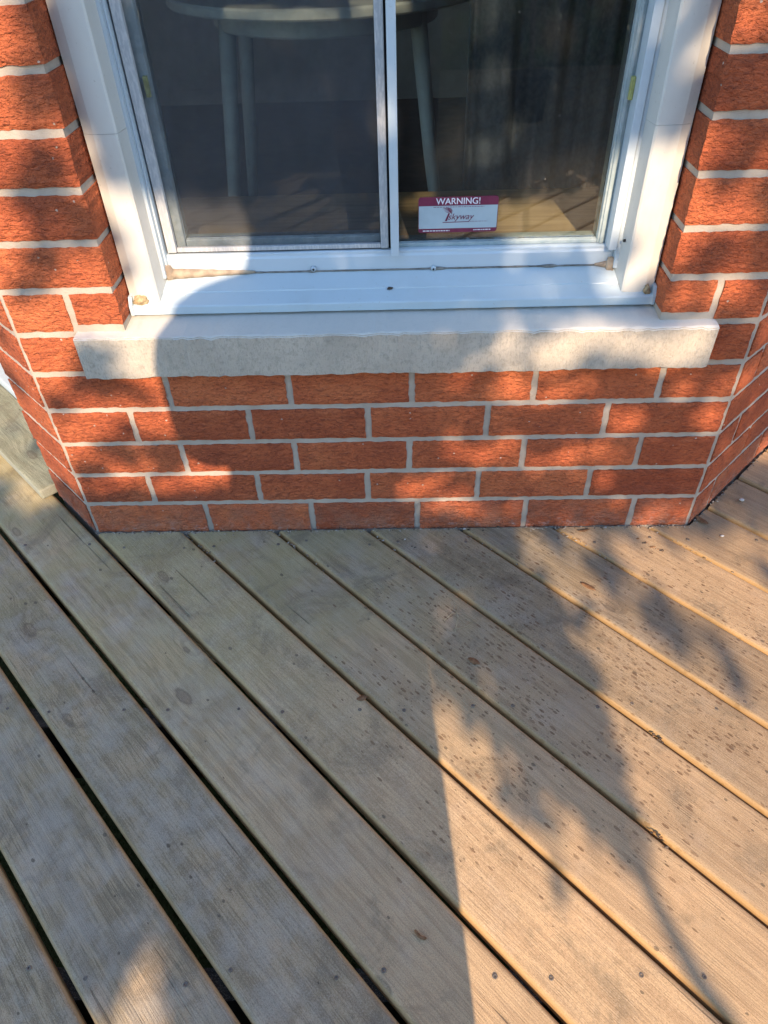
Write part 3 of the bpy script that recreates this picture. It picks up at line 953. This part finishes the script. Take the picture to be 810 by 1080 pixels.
for q in range(4):   # winged emblem: four swept strokes over a slanting stem
    ribbon("emblem_stroke", [(-.0270 + .002 * q, .0105 - .0020 * q, .25), (-.0190 + .0016 * q, .0118 - .0022 * q, 1), (-.0120 + .0005 * q, .0100 - .0026 * q, .9), (-.0085 - .001 * q, .0055 - .0022 * q, .2)], .0008, 'stickerred', stk)
link("emblem_stem", from_py("emblem_stem", [(-.0170, -.0008, .0030), (-.0140, -.0008, .0030), (-.0190, -.0008, -.0105), (-.0225, -.0008, -.0105)], [[0, 1, 2, 3]]), 'stickerred', stk)
ribbon("underline", [(-.0265, -.0128, 1), (.0200, -.0122, 1)], .0006, 'stickerred', stk)
def smallprint(x0, x1, z, mat, h=.0006):
    v = []; f = []; x = x0
    while x < x1:
        wd = random.uniform(.002, .006)
        b0 = len(v)
        v += [(x, -.0008, z - h), (min(x + wd, x1), -.0008, z - h), (min(x + wd, x1), -.0008, z + h), (x, -.0008, z + h)]
        f.append([b0, b0 + 1, b0 + 2, b0 + 3]); x += wd + .0012
    return link("small_print", from_py("small_print", v, f), mat, stk)
smallprint(-.043, .045, .0135, 'stickerred', .0004)
smallprint(.021, .052, -.0118, 'stickerred', .0003)
smallprint(-.061, -.014, -.0270, 'stickerink', .0009)
smallprint(.028, .058, -.0265, 'stickerink', .0009)

# ------------------------------------------------------------------ litter on the deck and the sill
def flake(name, loc, L, W, rot, mat, label, cat, curl=.3, group=None):
    v = []; f = []
    nl = 6
    for i in range(nl + 1):
        t_ = i / nl; wd = W * math.sin(math.pi * min(1, t_ * .92 + .06)) ** .8
        for s_ in (-1, 0, 1):
            v.append(((t_ - .5) * L, s_ * wd / 2, curl * L * ((t_ - .5) ** 2) + abs(s_) * curl * W * .25 + random.uniform(0, .0006)))
    for i in range(nl):
        for s_ in (0, 1):
            a = i * 3 + s_
            f.append([a, a + 1, a + 4, a + 3])
    me = from_py(name, v, f, True)
    o = link(name, me, mat); o.location = loc; o.rotation_euler = (0, 0, rot)
    md = o.modifiers.new("thick", 'SOLIDIFY'); md.thickness = .0005
    return tag(o, label, cat, group)
flake("bark_flake", (1.0218, -.1783, .0012), .034, .011, -.7, 'deadleaf', "rusty brown bark flake on the lit planks near the wall", "bark flake", .05)
flake("dead_leaf", (.5751, -.4343, .0012), .020, .010, .3, 'deadleaf', "small dark dead leaf beside a plank gap in the shade", "leaf", .2)
flake("dead_leaf", (1.3060, .0100, .0014), .034, .014, 2.2, 'deadleaf', "curled brown leaf lying at the right corner of the brick wall", "leaf", .3)
flake("dead_leaf", (1.045, -.017, .0012), .026, .008, .2, 'deadleaf', "thin brown leaf lying against the foot of the front wall", "leaf", .3)
flake("dead_leaf", (.7785, -.3576, .0012), .024, .012, -.6, 'deadleaf', "tan dead leaf among the dark flecks in mid deck", "leaf", .12)
def stalk(name, pts, r, mat, label, cat):
    o = link(name, tube_me(name, pts, r, 5), mat)
    return tag(o, label, cat)
stalk("grass_stalk", [(.728, -.262, .0015), (.745, -.246, .004), (.765, -.246, .004), (.785, -.262, .0015), (.772, -.276, .0015), (.742, -.286, .0015)], .0006, 'straw', "bent dry grass stalk looped on the planks", "grass stalk")
stalk("grass_stalk", [(.748, -.290, .0015), (.756, -.255, .0028), (.752, -.228, .0015)], .0006, 'straw', "short straight dry grass stalk crossing the looped one", "grass stalk")
cat_pts = [(.6600 + .016 * i / 9, -.8030 - .010 * (i / 9) - .004 * math.sin(i / 9 * math.pi), .0028) for i in range(10)]
o = link("caterpillar", tube_me("caterpillar", cat_pts, [.0012, .0024, .0021, .0026, .0021, .0026, .0021, .0025, .002, .001], 8), 'deadleaf')
tag(o, "small brown curled caterpillar on the shaded planks", "caterpillar")
def clump(name, loc, n, spread, rot, label, cat, mats=('insect', 'deadleaf', 'grit')):
    e = empty(name, (loc[0], loc[1], 0)); tag(e, label, cat)
    for k in range(n):
        dx, dy = random.gauss(0, spread), random.gauss(0, .0022)
        q = Vector((dx * math.cos(rot) - dy * math.sin(rot), dx * math.sin(rot) + dy * math.cos(rot), loc[2] + random.uniform(-.002, .001)))
        s_ = random.uniform(.0010, .0024)
        lump("crumb", q, s_ * 1.5, s_, s_ * .7, random.choice(mats), e, .6, sub=2)
    return e
clump("seed_debris", (1.0751, -.5160, .0002), 8, .008, -.75, "dark seed debris caught in the gap beside the shadow, upper clump", "debris", ('insect', 'insect', 'deadleaf'))
clump("seed_debris", (1.0253, -.6720, .0002), 6, .006, -.75, "dark seed debris caught in the gap beside the stem shadow, lower clump", "debris", ('insect', 'insect', 'deadleaf'))
clump("grit_debris", (1.1836, -.0683, -.001), 20, .016, -.78, "pale grit and crumbs in the plank gap near the right corner", "debris", ('grit', 'deadleaf', 'insect'))
clump("grit_debris", (.6550, -.0420, -.001), 12, .016, -.78, "gritty crumbs in the plank gap at the middle of the wall", "debris", ('grit', 'insect', 'soil'))
clump("wall_debris", (1.0400, -.0090, .001), 12, .035, 0, "crumbs of leaf litter along the foot of the wall", "debris", ('deadleaf', 'insect', 'grit'))
clump("wall_debris", (.8200, -.0080, .001), 10, .05, 0, "thin line of crumbs along the middle of the wall foot", "debris", ('soil', 'insect', 'grit'))
lv = []; lf = []
rl = random.Random(5)
for k in range(520):
    q = rl.random()
    if q < .62: x, y = rl.uniform(XL, XR), -abs(rl.gauss(0, .0045)) - .001
    elif q < .8:
        t_ = rl.uniform(0, .5); x, y = on_right(t_, -abs(rl.gauss(0, .005)) - .002)
    else:
        gi = rl.choice((0, 1, 2, 3, 4, 5)); nv = O0 + PITCH * gi + rl.gauss(0, .003); tv = t_end(nv) + abs(rl.gauss(0, .10)); x, y = tv * DIRP.x + nv * NRM.x, tv * DIRP.y + nv * NRM.y
    r_ = rl.uniform(.0006, .0022); a0 = rl.uniform(0, 6.28); z0 = -.003 if q >= .8 else .0003
    b0 = len(lv); el = rl.uniform(1, 2.4)
    for j in range(5):
        a_ = a0 + j * 1.2566
        dx, dy = r_ * el * math.cos(j * 1.2566), r_ * math.sin(j * 1.2566)
        lv.append((x + dx * math.cos(a0) - dy * math.sin(a0), y + dx * math.sin(a0) + dy * math.cos(a0), z0))
    lv.append((x, y, z0 + r_ * rl.uniform(.5, 1.1)))
    for j in range(5): lf.append([b0 + j, b0 + (j + 1) % 5, b0 + 5])
lit_ = link("leaf_litter", from_py("leaf_litter", lv, lf), 'litter'); lit_["kind"] = "stuff"
lit_["label"] = "fine brown litter and grit along the foot of the wall"; lit_["category"] = "litter"
for (x, y, s_, lb) in ((1.4174, .0753, .006, "pale pebble on the plank beside the right brick return"), (1.335, -.0400, .004, "tiny pale pebble in the gap right of the wall corner")):
    tag(lump("pebble", (x, y, .0028), s_, s_ * .7, s_ * .5, 'grit', None, .4, sub=2), lb, "pebble")
ins = empty("dead_insect", (.6331, .0700, .5246)); tag(ins, "dried brown insect lying in the middle of the white sill cap", "insect")
lump("body", (0, 0, .002), .0042, .0026, .0022, 'insect', ins, .4, sub=2)
lump("head", (.0046, .001, .0022), .0018, .0016, .0015, 'insect', ins, .3, sub=2)
for k in range(6):
    a = (k % 3 - 1) * .7 + (0 if k < 3 else math.pi) + 1.57
    link("leg", tube_me("leg", [(0, 0, .002), (.004 * math.cos(a), .004 * math.sin(a), .0035), (.0068 * math.cos(a), .0068 * math.sin(a), .0012)], .0003, 4), 'insect', ins)

# ================================================================== what throws the shadows: photographer, added sapling, tree
TAN = math.tan(SUN_EL) / math.cos(SUN_AZ)
PX, PY = .606, -1.42
def person():
    J = {}; E_ = []
    def add(k, co, r, par=None):
        co = Vector(co)
        if not k.startswith(('farm', 'wrist', 'palm', 'f0', 'f1', 'f2', 'f3', 'th1', 'th2')): co.z *= 1.045
        J[k] = (co, r)
        if par: E_.append((par, k))
    add('pelvis', (0, 0, .90), .150)
    add('waist', (0, .01, 1.05), .165, 'pelvis')
    add('chest', (0, .02, 1.22), .185, 'waist')
    add('collar', (0, .03, 1.36), .105, 'chest')
    add('neck', (0, .06, 1.44), .055, 'collar')
    add('skull', (0, .095, 1.52), .082, 'neck')
    add('crown', (0, .105, 1.60), .088, 'skull')
    add('top', (0, .10, 1.665), .050, 'crown')
    for s_, n_ in ((-1, 'l'), (1, 'r')):
        add('hip' + n_, (s_ * .095, 0, .84), .115, 'pelvis')
        add('thigh' + n_, (s_ * .090, .01, .64), .116, 'hip' + n_)
        add('knee' + n_, (s_ * .083, .01, .46), .118, 'thigh' + n_)
        add('calf' + n_, (s_ * .082, -.01, .28), .110, 'knee' + n_)
        add('ankle' + n_, (s_ * .105, -.02, .085), .062, 'calf' + n_)
        add('ball' + n_, (s_ * .112, .07, .045), .045, 'ankle' + n_)
        add('toe' + n_, (s_ * .118, .15, .035), .030, 'ball' + n_)
        add('shoulder' + n_, (s_ * .160, .025, 1.335), .066, 'collar')
        add('uparm' + n_, (s_ * .205, .03, 1.22), .062, 'shoulder' + n_)
        add('elbow' + n_, (s_ * .208, .01, 1.06), .052, 'uparm' + n_)
        hx = .046
        add('farm' + n_, (hx + s_ * .150, .10, 1.06), .036, 'elbow' + n_)
        add('wrist' + n_, (hx + s_ * .080, .175, 1.025), .026, 'farm' + n_)
        add('palm' + n_, (hx + s_ * .060, .213, 1.035), .026, 'wrist' + n_)
        for q in range(4):
            zz = 1.000 + .020 * q
            add('f%da' % q + n_, (hx + s_ * .056, .240 + .014 * (q - 1.5), zz), .0095, 'palm' + n_)
            add('f%db' % q + n_, (hx + s_ * .040, .250 + .014 * (q - 1.5), zz + .004), .0085, 'f%da' % q + n_)
            add('f%dc' % q + n_, (hx + s_ * (.024 - .004 * (q == 3)), .252 + .014 * (q - 1.5), zz + .006), .0078, 'f%db' % q + n_)
        add('th1' + n_, (hx + s_ * .046, .200, 1.055), .0105, 'palm' + n_)
        add('th2' + n_, (hx + s_ * .028, .208, 1.075), .0090, 'th1' + n_)
    keys = list(J); ix = {k: i for i, k in enumerate(keys)}
    me = bpy.data.meshes.new("body")
    me.from_pydata([J[k][0] for k in keys], [(ix[a], ix[b]) for a, b in E_], [])
    o = bpy.data.objects.new("body", me); COL.objects.link(o)
    bpy.context.view_layer.objects.active = o
    o.modifiers.new("skin", 'SKIN')
    if not me.skin_vertices: me.skin_vertices.new()
    for i, k in enumerate(keys):
        me.skin_vertices[0].data[i].radius = (J[k][1], J[k][1] * (.72 if k in ('chest', 'waist', 'pelvis', 'collar') else 1))
        me.skin_vertices[0].data[i].use_root = (k == 'pelvis')
    sb_ = o.modifiers.new("sub", 'SUBSURF'); sb_.levels = 2; sb_.render_levels = 2
    bpy.context.view_layer.update()
    dg = bpy.context.evaluated_depsgraph_get()
    em = bpy.data.meshes.new_from_object(o.evaluated_get(dg))
    bpy.data.objects.remove(o)
    em.materials.clear()
    for k in ('trousers', 'shirt', 'skin', 'shoe'): em.materials.append(MAT[k])
    for p_ in em.polygons:
        c_ = p_.center.copy(); p_.use_smooth = True
        if c_.z > 1.50: p_.material_index = 2
        elif c_.y > .11 and c_.z > .9 and c_.z < 1.2: p_.material_index = 2
        elif c_.z > .93: p_.material_index = 1
        elif c_.z < .085: p_.material_index = 3
        else: p_.material_index = 0
    root = empty("person", (PX, PY, 0))
    tag(root, "person in dark clothes holding up a phone, standing on the deck facing the window", "person")
    link("body", em, None, root)
    # hair
    bm = bmesh.new(); bmesh.ops.create_uvsphere(bm, u_segments=20, v_segments=14, radius=1)
    for v_ in bm.verts:
        k = .108 + .012 * noise.noise(v_.co * 3)
        zc = v_.co.z
        v_.co = Vector((v_.co.x * k * .95, v_.co.y * k * 1.05, v_.co.z * k * 1.05))
        if v_.co.y > .055 and v_.co.z < .035: v_.co.y = .055
        if zc < -.2: v_.co.x *= .92
    hme = bpy.data.meshes.new("hair"); bm.to_mesh(hme); bm.free()
    for p_ in hme.polygons: p_.use_smooth = True
    h = link("hair", hme, 'hair', root); h.location = (0, .062, 1.685)
    for s_ in (-1, 1):
        e = lump("eye", (s_ * .030, .178, 1.656), .011, .008, .008, 'tablewhite', root, 0, sub=2)
        e = lump("ear", (s_ * .088, .09, 1.646), .010, .018, .028, 'skin', root, .1, sub=2)
    lump("nose", (0, .190, 1.625), .013, .018, .022, 'skin', root, .1, sub=2)
    lump("mouth", (0, .176, 1.583), .022, .008, .006, 'pot', root, .1, sub=2)
    return root
person()
ph = empty("phone", (CAM.x, CAM.y, CAM.z)); tag(ph, "black phone held upright in both hands above the deck", "phone")
ph.rotation_euler = Matrix((R_, U_, -F_)).transposed().to_euler()
link("case", box_me("case", -.037, .037, -.125, .030, .004, .012, .003), 'phone', ph)
link("screen", box_me("screen", -.034, .034, -.121, .026, .0122, .0126), 'black', ph)

def leaf_cloud(name, pts, size, mat, parent, flat=.5):
    v = []; f = []
    for (p_, sz) in pts:
        nrm = Vector((random.gauss(0, 1), random.gauss(0, 1) - .5, random.gauss(0, 1) + flat)).normalized()
        a = nrm.orthogonal().normalized()
        a.rotate(Matrix.Rotation(random.uniform(0, 6.28), 3, nrm)); b = nrm.cross(a)
        L = size * sz; W = L * random.uniform(.5, .68)
        b0 = len(v)
        v += [p_ - a * L * .5, p_ - a * L * .12 + b * W * .5 + nrm * L * .06, p_ + a * L * .25 + b * W * .36 + nrm * L * .05, p_ + a * L * .55,
              p_ + a * L * .25 - b * W * .36 + nrm * L * .05, p_ - a * L * .12 - b * W * .5 + nrm * L * .06]
        f += [[b0, b0 + 1, b0 + 2, b0 + 3], [b0, b0 + 3, b0 + 4, b0 + 5]]
    me = bpy.data.meshes.new(name); me.from_pydata([tuple(q) for q in v], [], f); me.update()
    return link(name, me, mat, parent)

# where sun and shade fall, measured on the wall plane y = 0 along the sun's rays: (x, z, rx, rz)
LIT = [(-0.208, 0.082, 0.069, 0.05), (0.15999999999999998, -0.5700000000000001, 0.04, 0.026), (0.21, -0.552, 0.034, 0.04), (0.24, -0.528, 0.018, 0.034), (0.19999999999999998, -0.5, 0.016, 0.022), (0.083, 0.001, 0.043, 0.014), (0.845, 0.435, 0.033, 0.042), (0.859, 0.352, 0.042, 0.028), (0.825, 0.196, 0.073, 0.025), (0.702, 0.115, 0.096, 0.027), (0.774, 0.052, 0.074, 0.02), (0.936, 0.433, 0.05, 0.043), (1.027, 0.435, 0.04, 0.035), (1.143, 0.429, 0.043, 0.031), (0.927, 0.495, 0.036, 0.023), (0.98, 0.344, 0.06, 0.021), (1.046, 0.288, 0.055, 0.027), (0.996, 0.202, 0.038, 0.025), (1.084, 0.281, 0.026, 0.032), (1.242, 0.284, 0.036, 0.033), (1.214, 0.038, 0.061, 0.023), (1.09, 0.686, 0.044, 0.046), (1.123, 0.773, 0.041, 0.024), (1.101, 0.612, 0.038, 0.041), (1.128, 0.534, 0.035, 0.021), (1.204, 0.544, 0.041, 0.036), (1.184, 0.662, 0.044, 0.031), (1.082, 0.847, 0.011, 0.01), (1.077, 0.671, 0.022, 0.083), (1.13, 0.922, 0.037, 0.028), (1.14, 0.851, 0.026, 0.012), (1.002, -0.152, 0.076, 0.042), (1.265, -0.128, 0.083, 0.044), (1.052, -0.052, 0.043, 0.015), (1.065, -0.299, 0.095, 0.066), (1.15, -0.279, 0.097, 0.081), (0.669, -0.334, 0.039, 0.063), (0.717, -0.404, 0.087, 0.072), (0.742, -0.488, 0.145, 0.083), (0.908, -0.518, 0.151, 0.084), (1.064, -0.422, 0.098, 0.081), (1.034, -0.517, 0.1, 0.097), (0.968, -0.395, 0.087, 0.062), (1.56, 0.174, 0.046, 0.044), (1.291, 0.368, 0.028, 0.03), (1.031, 0.725, 0.072, 0.076), (0.959, 0.7, 0.066, 0.051), (1.038, 0.57, 0.051, 0.026), (0.95, 0.745, 0.075, 0.06), (0.9, 0.7, 0.05, 0.04), (0.52, 1.62, 0.13, 0.05), (0.34, 1.7, 0.1, 0.045), (0.72, 1.72, 0.1, 0.04)]
DARK = [(0.175, 0.948, 0.018, 0.034), (0.149, 0.859, 0.03, 0.028), (0.131, 0.778, 0.011, 0.037), (0.078, 0.721, 0.027, 0.037), (0.154, 0.669, 0.024, 0.032), (0.074, 0.625, 0.034, 0.017), (0.03, 0.558, 0.023, 0.018), (0.103, 0.425, 0.034, 0.029), (0.099, 0.381, 0.046, 0.022), (0.091, 0.215, 0.047, 0.025), (0.174, 0.214, 0.027, 0.035), (0.203, 0.928, 0.041, 0.07), (-0.007, 0.332, 0.018, 0.018), (0.006, 0.18, 0.024, 0.016)]
def inside(lst, X, Z, k):
    for (a, b, rx, rz_) in lst:
        if ((X - a) / (rx * k)) ** 2 + ((Z - b) / (rz_ * k)) ** 2 < 1: return True
    return False
DECK_DARK = [(1.058, -0.078, 0.05, 0.024), (1.116, -0.146, 0.051, 0.034), (1.15, -0.192, 0.06, 0.032), (1.188, -0.23, 0.044, 0.023), (0.884, -0.125, 0.064, 0.045), (0.823, -0.215, 0.104, 0.049), (0.901, -0.254, 0.074, 0.034)]
def density(X, Z):
    wob = .03 * noise.noise(Vector((X * 9, Z * 9, 0)))
    if Z < -.01 and X > .90 + wob * 2:                     # right-hand deck: open sun with a few soft dark bands
        if inside(DECK_DARK, X, Z, .8): return .7
        return .06 if Z > -.06 else .004
    if inside(LIT, X, Z, 1.15): return 0.0
    if X < .42:
        if Z > .105 + wob:
            if X > .27 and Z < .5: return .15
            if X > .19 and Z > .76 + wob: return 1.6
            return 1.3 if inside(DARK, X, Z, 1.2) else .015
        if Z < -.56 + wob: return .8
        return 3.0
    if X < .62: return 1.6 if Z > .3 else .5
    if Z < -.34 - .35 * max(0, .95 - X): return .006
    return .62
pts = []
rs = random.Random(21)
for k in range(40000):
    X, Z = rs.uniform(-1.0, 2.5), rs.uniform(-.8, 1.9)
    env = ((X - .75) / 1.75) ** 2 + ((Z - .55) / 1.35) ** 2
    if env > 1 or rs.random() > density(X, Z) * (1.25 - env * .6): continue
    D = rs.uniform(3.9, 5.2)
    p_ = Vector((X, 0, Z)) + SUN * D
    pts.append((p_, rs.uniform(.7, 1.2)))
for k in range(16000):
    X, Z = rs.uniform(-.7, .45), rs.uniform(-.62, .10)
    if rs.random() > min(1.0, density(X, Z)) or density(X, Z) < .9: continue
    pts.append((Vector((X, 0, Z)) + SUN * rs.uniform(3.9, 5.2), rs.uniform(.7, 1.2)))
tree = empty("leafy_tree", (.94, -4.72, -.5)); tag(tree, "small leafy tree behind the deck that throws dappled shade on the wall", "tree")
base = Vector((.94, -4.72, -.5))
link("trunk", tube_me("trunk", [(0, 0, 0), (.01, .02, .7), (-.01, .05, 1.5), (.0, .12, 2.2), (.02, .3, 2.9), (.03, .45, 3.6)], [.085, .07, .06, .05, .035, .012], 12), 'bark', tree)
for k, (ex, z0) in enumerate((((-1.2, .5, 2.6), 1.9), ((-.7, .9, 2.3), 1.7), ((-.9, -.1, 3.1), 2.3), ((.35, 1.0, 3.9), 3.2), ((1.2, .5, 3.7), 3.2), ((.8, .2, 4.0), 3.3), ((-.3, .8, 3.6), 2.8))):
    ex = Vector(ex)
    st_ = Vector((0, .10 + (z0 - 1.7) * .15, z0))
    link("limb", tube_me("limb", [st_, st_.lerp(ex, .5) + Vector((0, 0, .10)), ex], [.018, .010, .003], 7), 'bark', tree)
cr = leaf_cloud("crown", [(p_ - base, s_) for p_, s_ in pts], .070, 'leaf', tree)

# shrub added behind the deck to shade the boards behind the photographer
sb0 = Vector((1.25, -4.75, -.5))
shrub = empty("added_shrub", sb0); tag(shrub, "broad leafy shrub added low along the deck edge to shade the boards", "shrub")
sp_ = []
for k in range(21000):
    x, z = rs.uniform(-1.9, 3.9), rs.uniform(-.45, 1.95)
    if z > 1.75 + .22 * noise.noise(Vector((x * 1.3, 0, 4))) : continue
    hole = noise.noise(Vector((x * 1.7, z * 2.2, 9))) 
    if ((x - 2.03) / .16) ** 2 + ((z - .68) / .05) ** 2 < 1 or ((x - .50) / .2) ** 2 + ((z - 1.72) / .10) ** 2 < 1: continue
    sp_.append((Vector((x, rs.uniform(-5.1, -4.45), z)) - sb0, rs.uniform(.7, 1.3)))
leaf_cloud("foliage", sp_, .135, 'leaf', shrub)
for k in range(14):
    x = -2.9 + k * .40
    link("stem", tube_me("stem", [(x, 0, 0), (x + random.uniform(-.1, .1), random.uniform(-.1, .1), .9), (x + random.uniform(-.25, .25), random.uniform(-.15, .15), 1.9)], [.022, .014, .005], 6), 'bark', shrub)

# potted sapling added to cast the stem shadow: leaning stem, loose leaves
SD = 2.5
def up_ray(X, Y, d=0.0):   # point that shades the deck at (X, Y), a distance SD up the sun's ray
    return Vector((X, Y, 0)) + SUN * (SD + d)
pb = up_ray(1.054, -.908); pb = Vector((pb.x + .10, pb.y - .02, 0))
pot = empty("added_sapling", pb); tag(pot, "slender leaning sapling in a black pot, added behind the person to cast a stem shadow", "potted plant")
def lathe(name, prof, mat, par, seg=28):
    v = []; f = []
    for k in range(seg):
        t_ = 2 * math.pi * k / seg
        for (rr, z) in prof: v.append((rr * math.cos(t_), rr * math.sin(t_), z))
    n = len(prof)
    for k in range(seg):
        for j in range(n - 1):
            a, b = k * n + j, ((k + 1) % seg) * n + j
            f.append([a, b, b + 1, a + 1])
    return link(name, from_py(name, v, f, True), mat, par)
lathe("pot", [(.001, 0), (.085, 0), (.105, .20), (.114, .20), (.114, .225), (.104, .225), (.098, .20), (.001, .195)], 'black', pot)
lathe("soil", [(.001, .208), (.097, .202)], 'soil', pot)
def stem_at(X, Y):
    # stand the stem in one upright plane: slide along the ray until y = pb.y
    q = Vector((X, Y, 0)); d = (pb.y - Y) / SUN.y
    return q + SUN * d - pb
stem = [Vector((0, 0, .20)), stem_at(1.10, -1.10), stem_at(1.054, -.908), stem_at(1.031, -.867), stem_at(.998, -.765), stem_at(.973, -.643), stem_at(.955, -.560), stem_at(.925, -.44), stem_at(.89, -.32)]
link("stem", tube_me("stem", stem, [.015, .014, .013, .0125, .011, .010, .008, .006, .003], 8), 'bark', pot)
lp = []
for (X, Y, r, n_) in ((.965, -.49, .050, 60), (.915, -.42, .06, 75), (.850, -.43, .05, 40), (.91, -.34, .055, 45), (.86, -.54, .040, 20), (.83, -.33, .05, 26)):
    c0 = stem_at(X, Y)
    for q in range(n_):
        lp.append((c0 + Vector((random.gauss(0, r * .42), random.gauss(0, .10), random.gauss(0, r * .32))), random.uniform(.7, 1.2)))
leaf_cloud("foliage", lp, .062, 'leaf', pot)
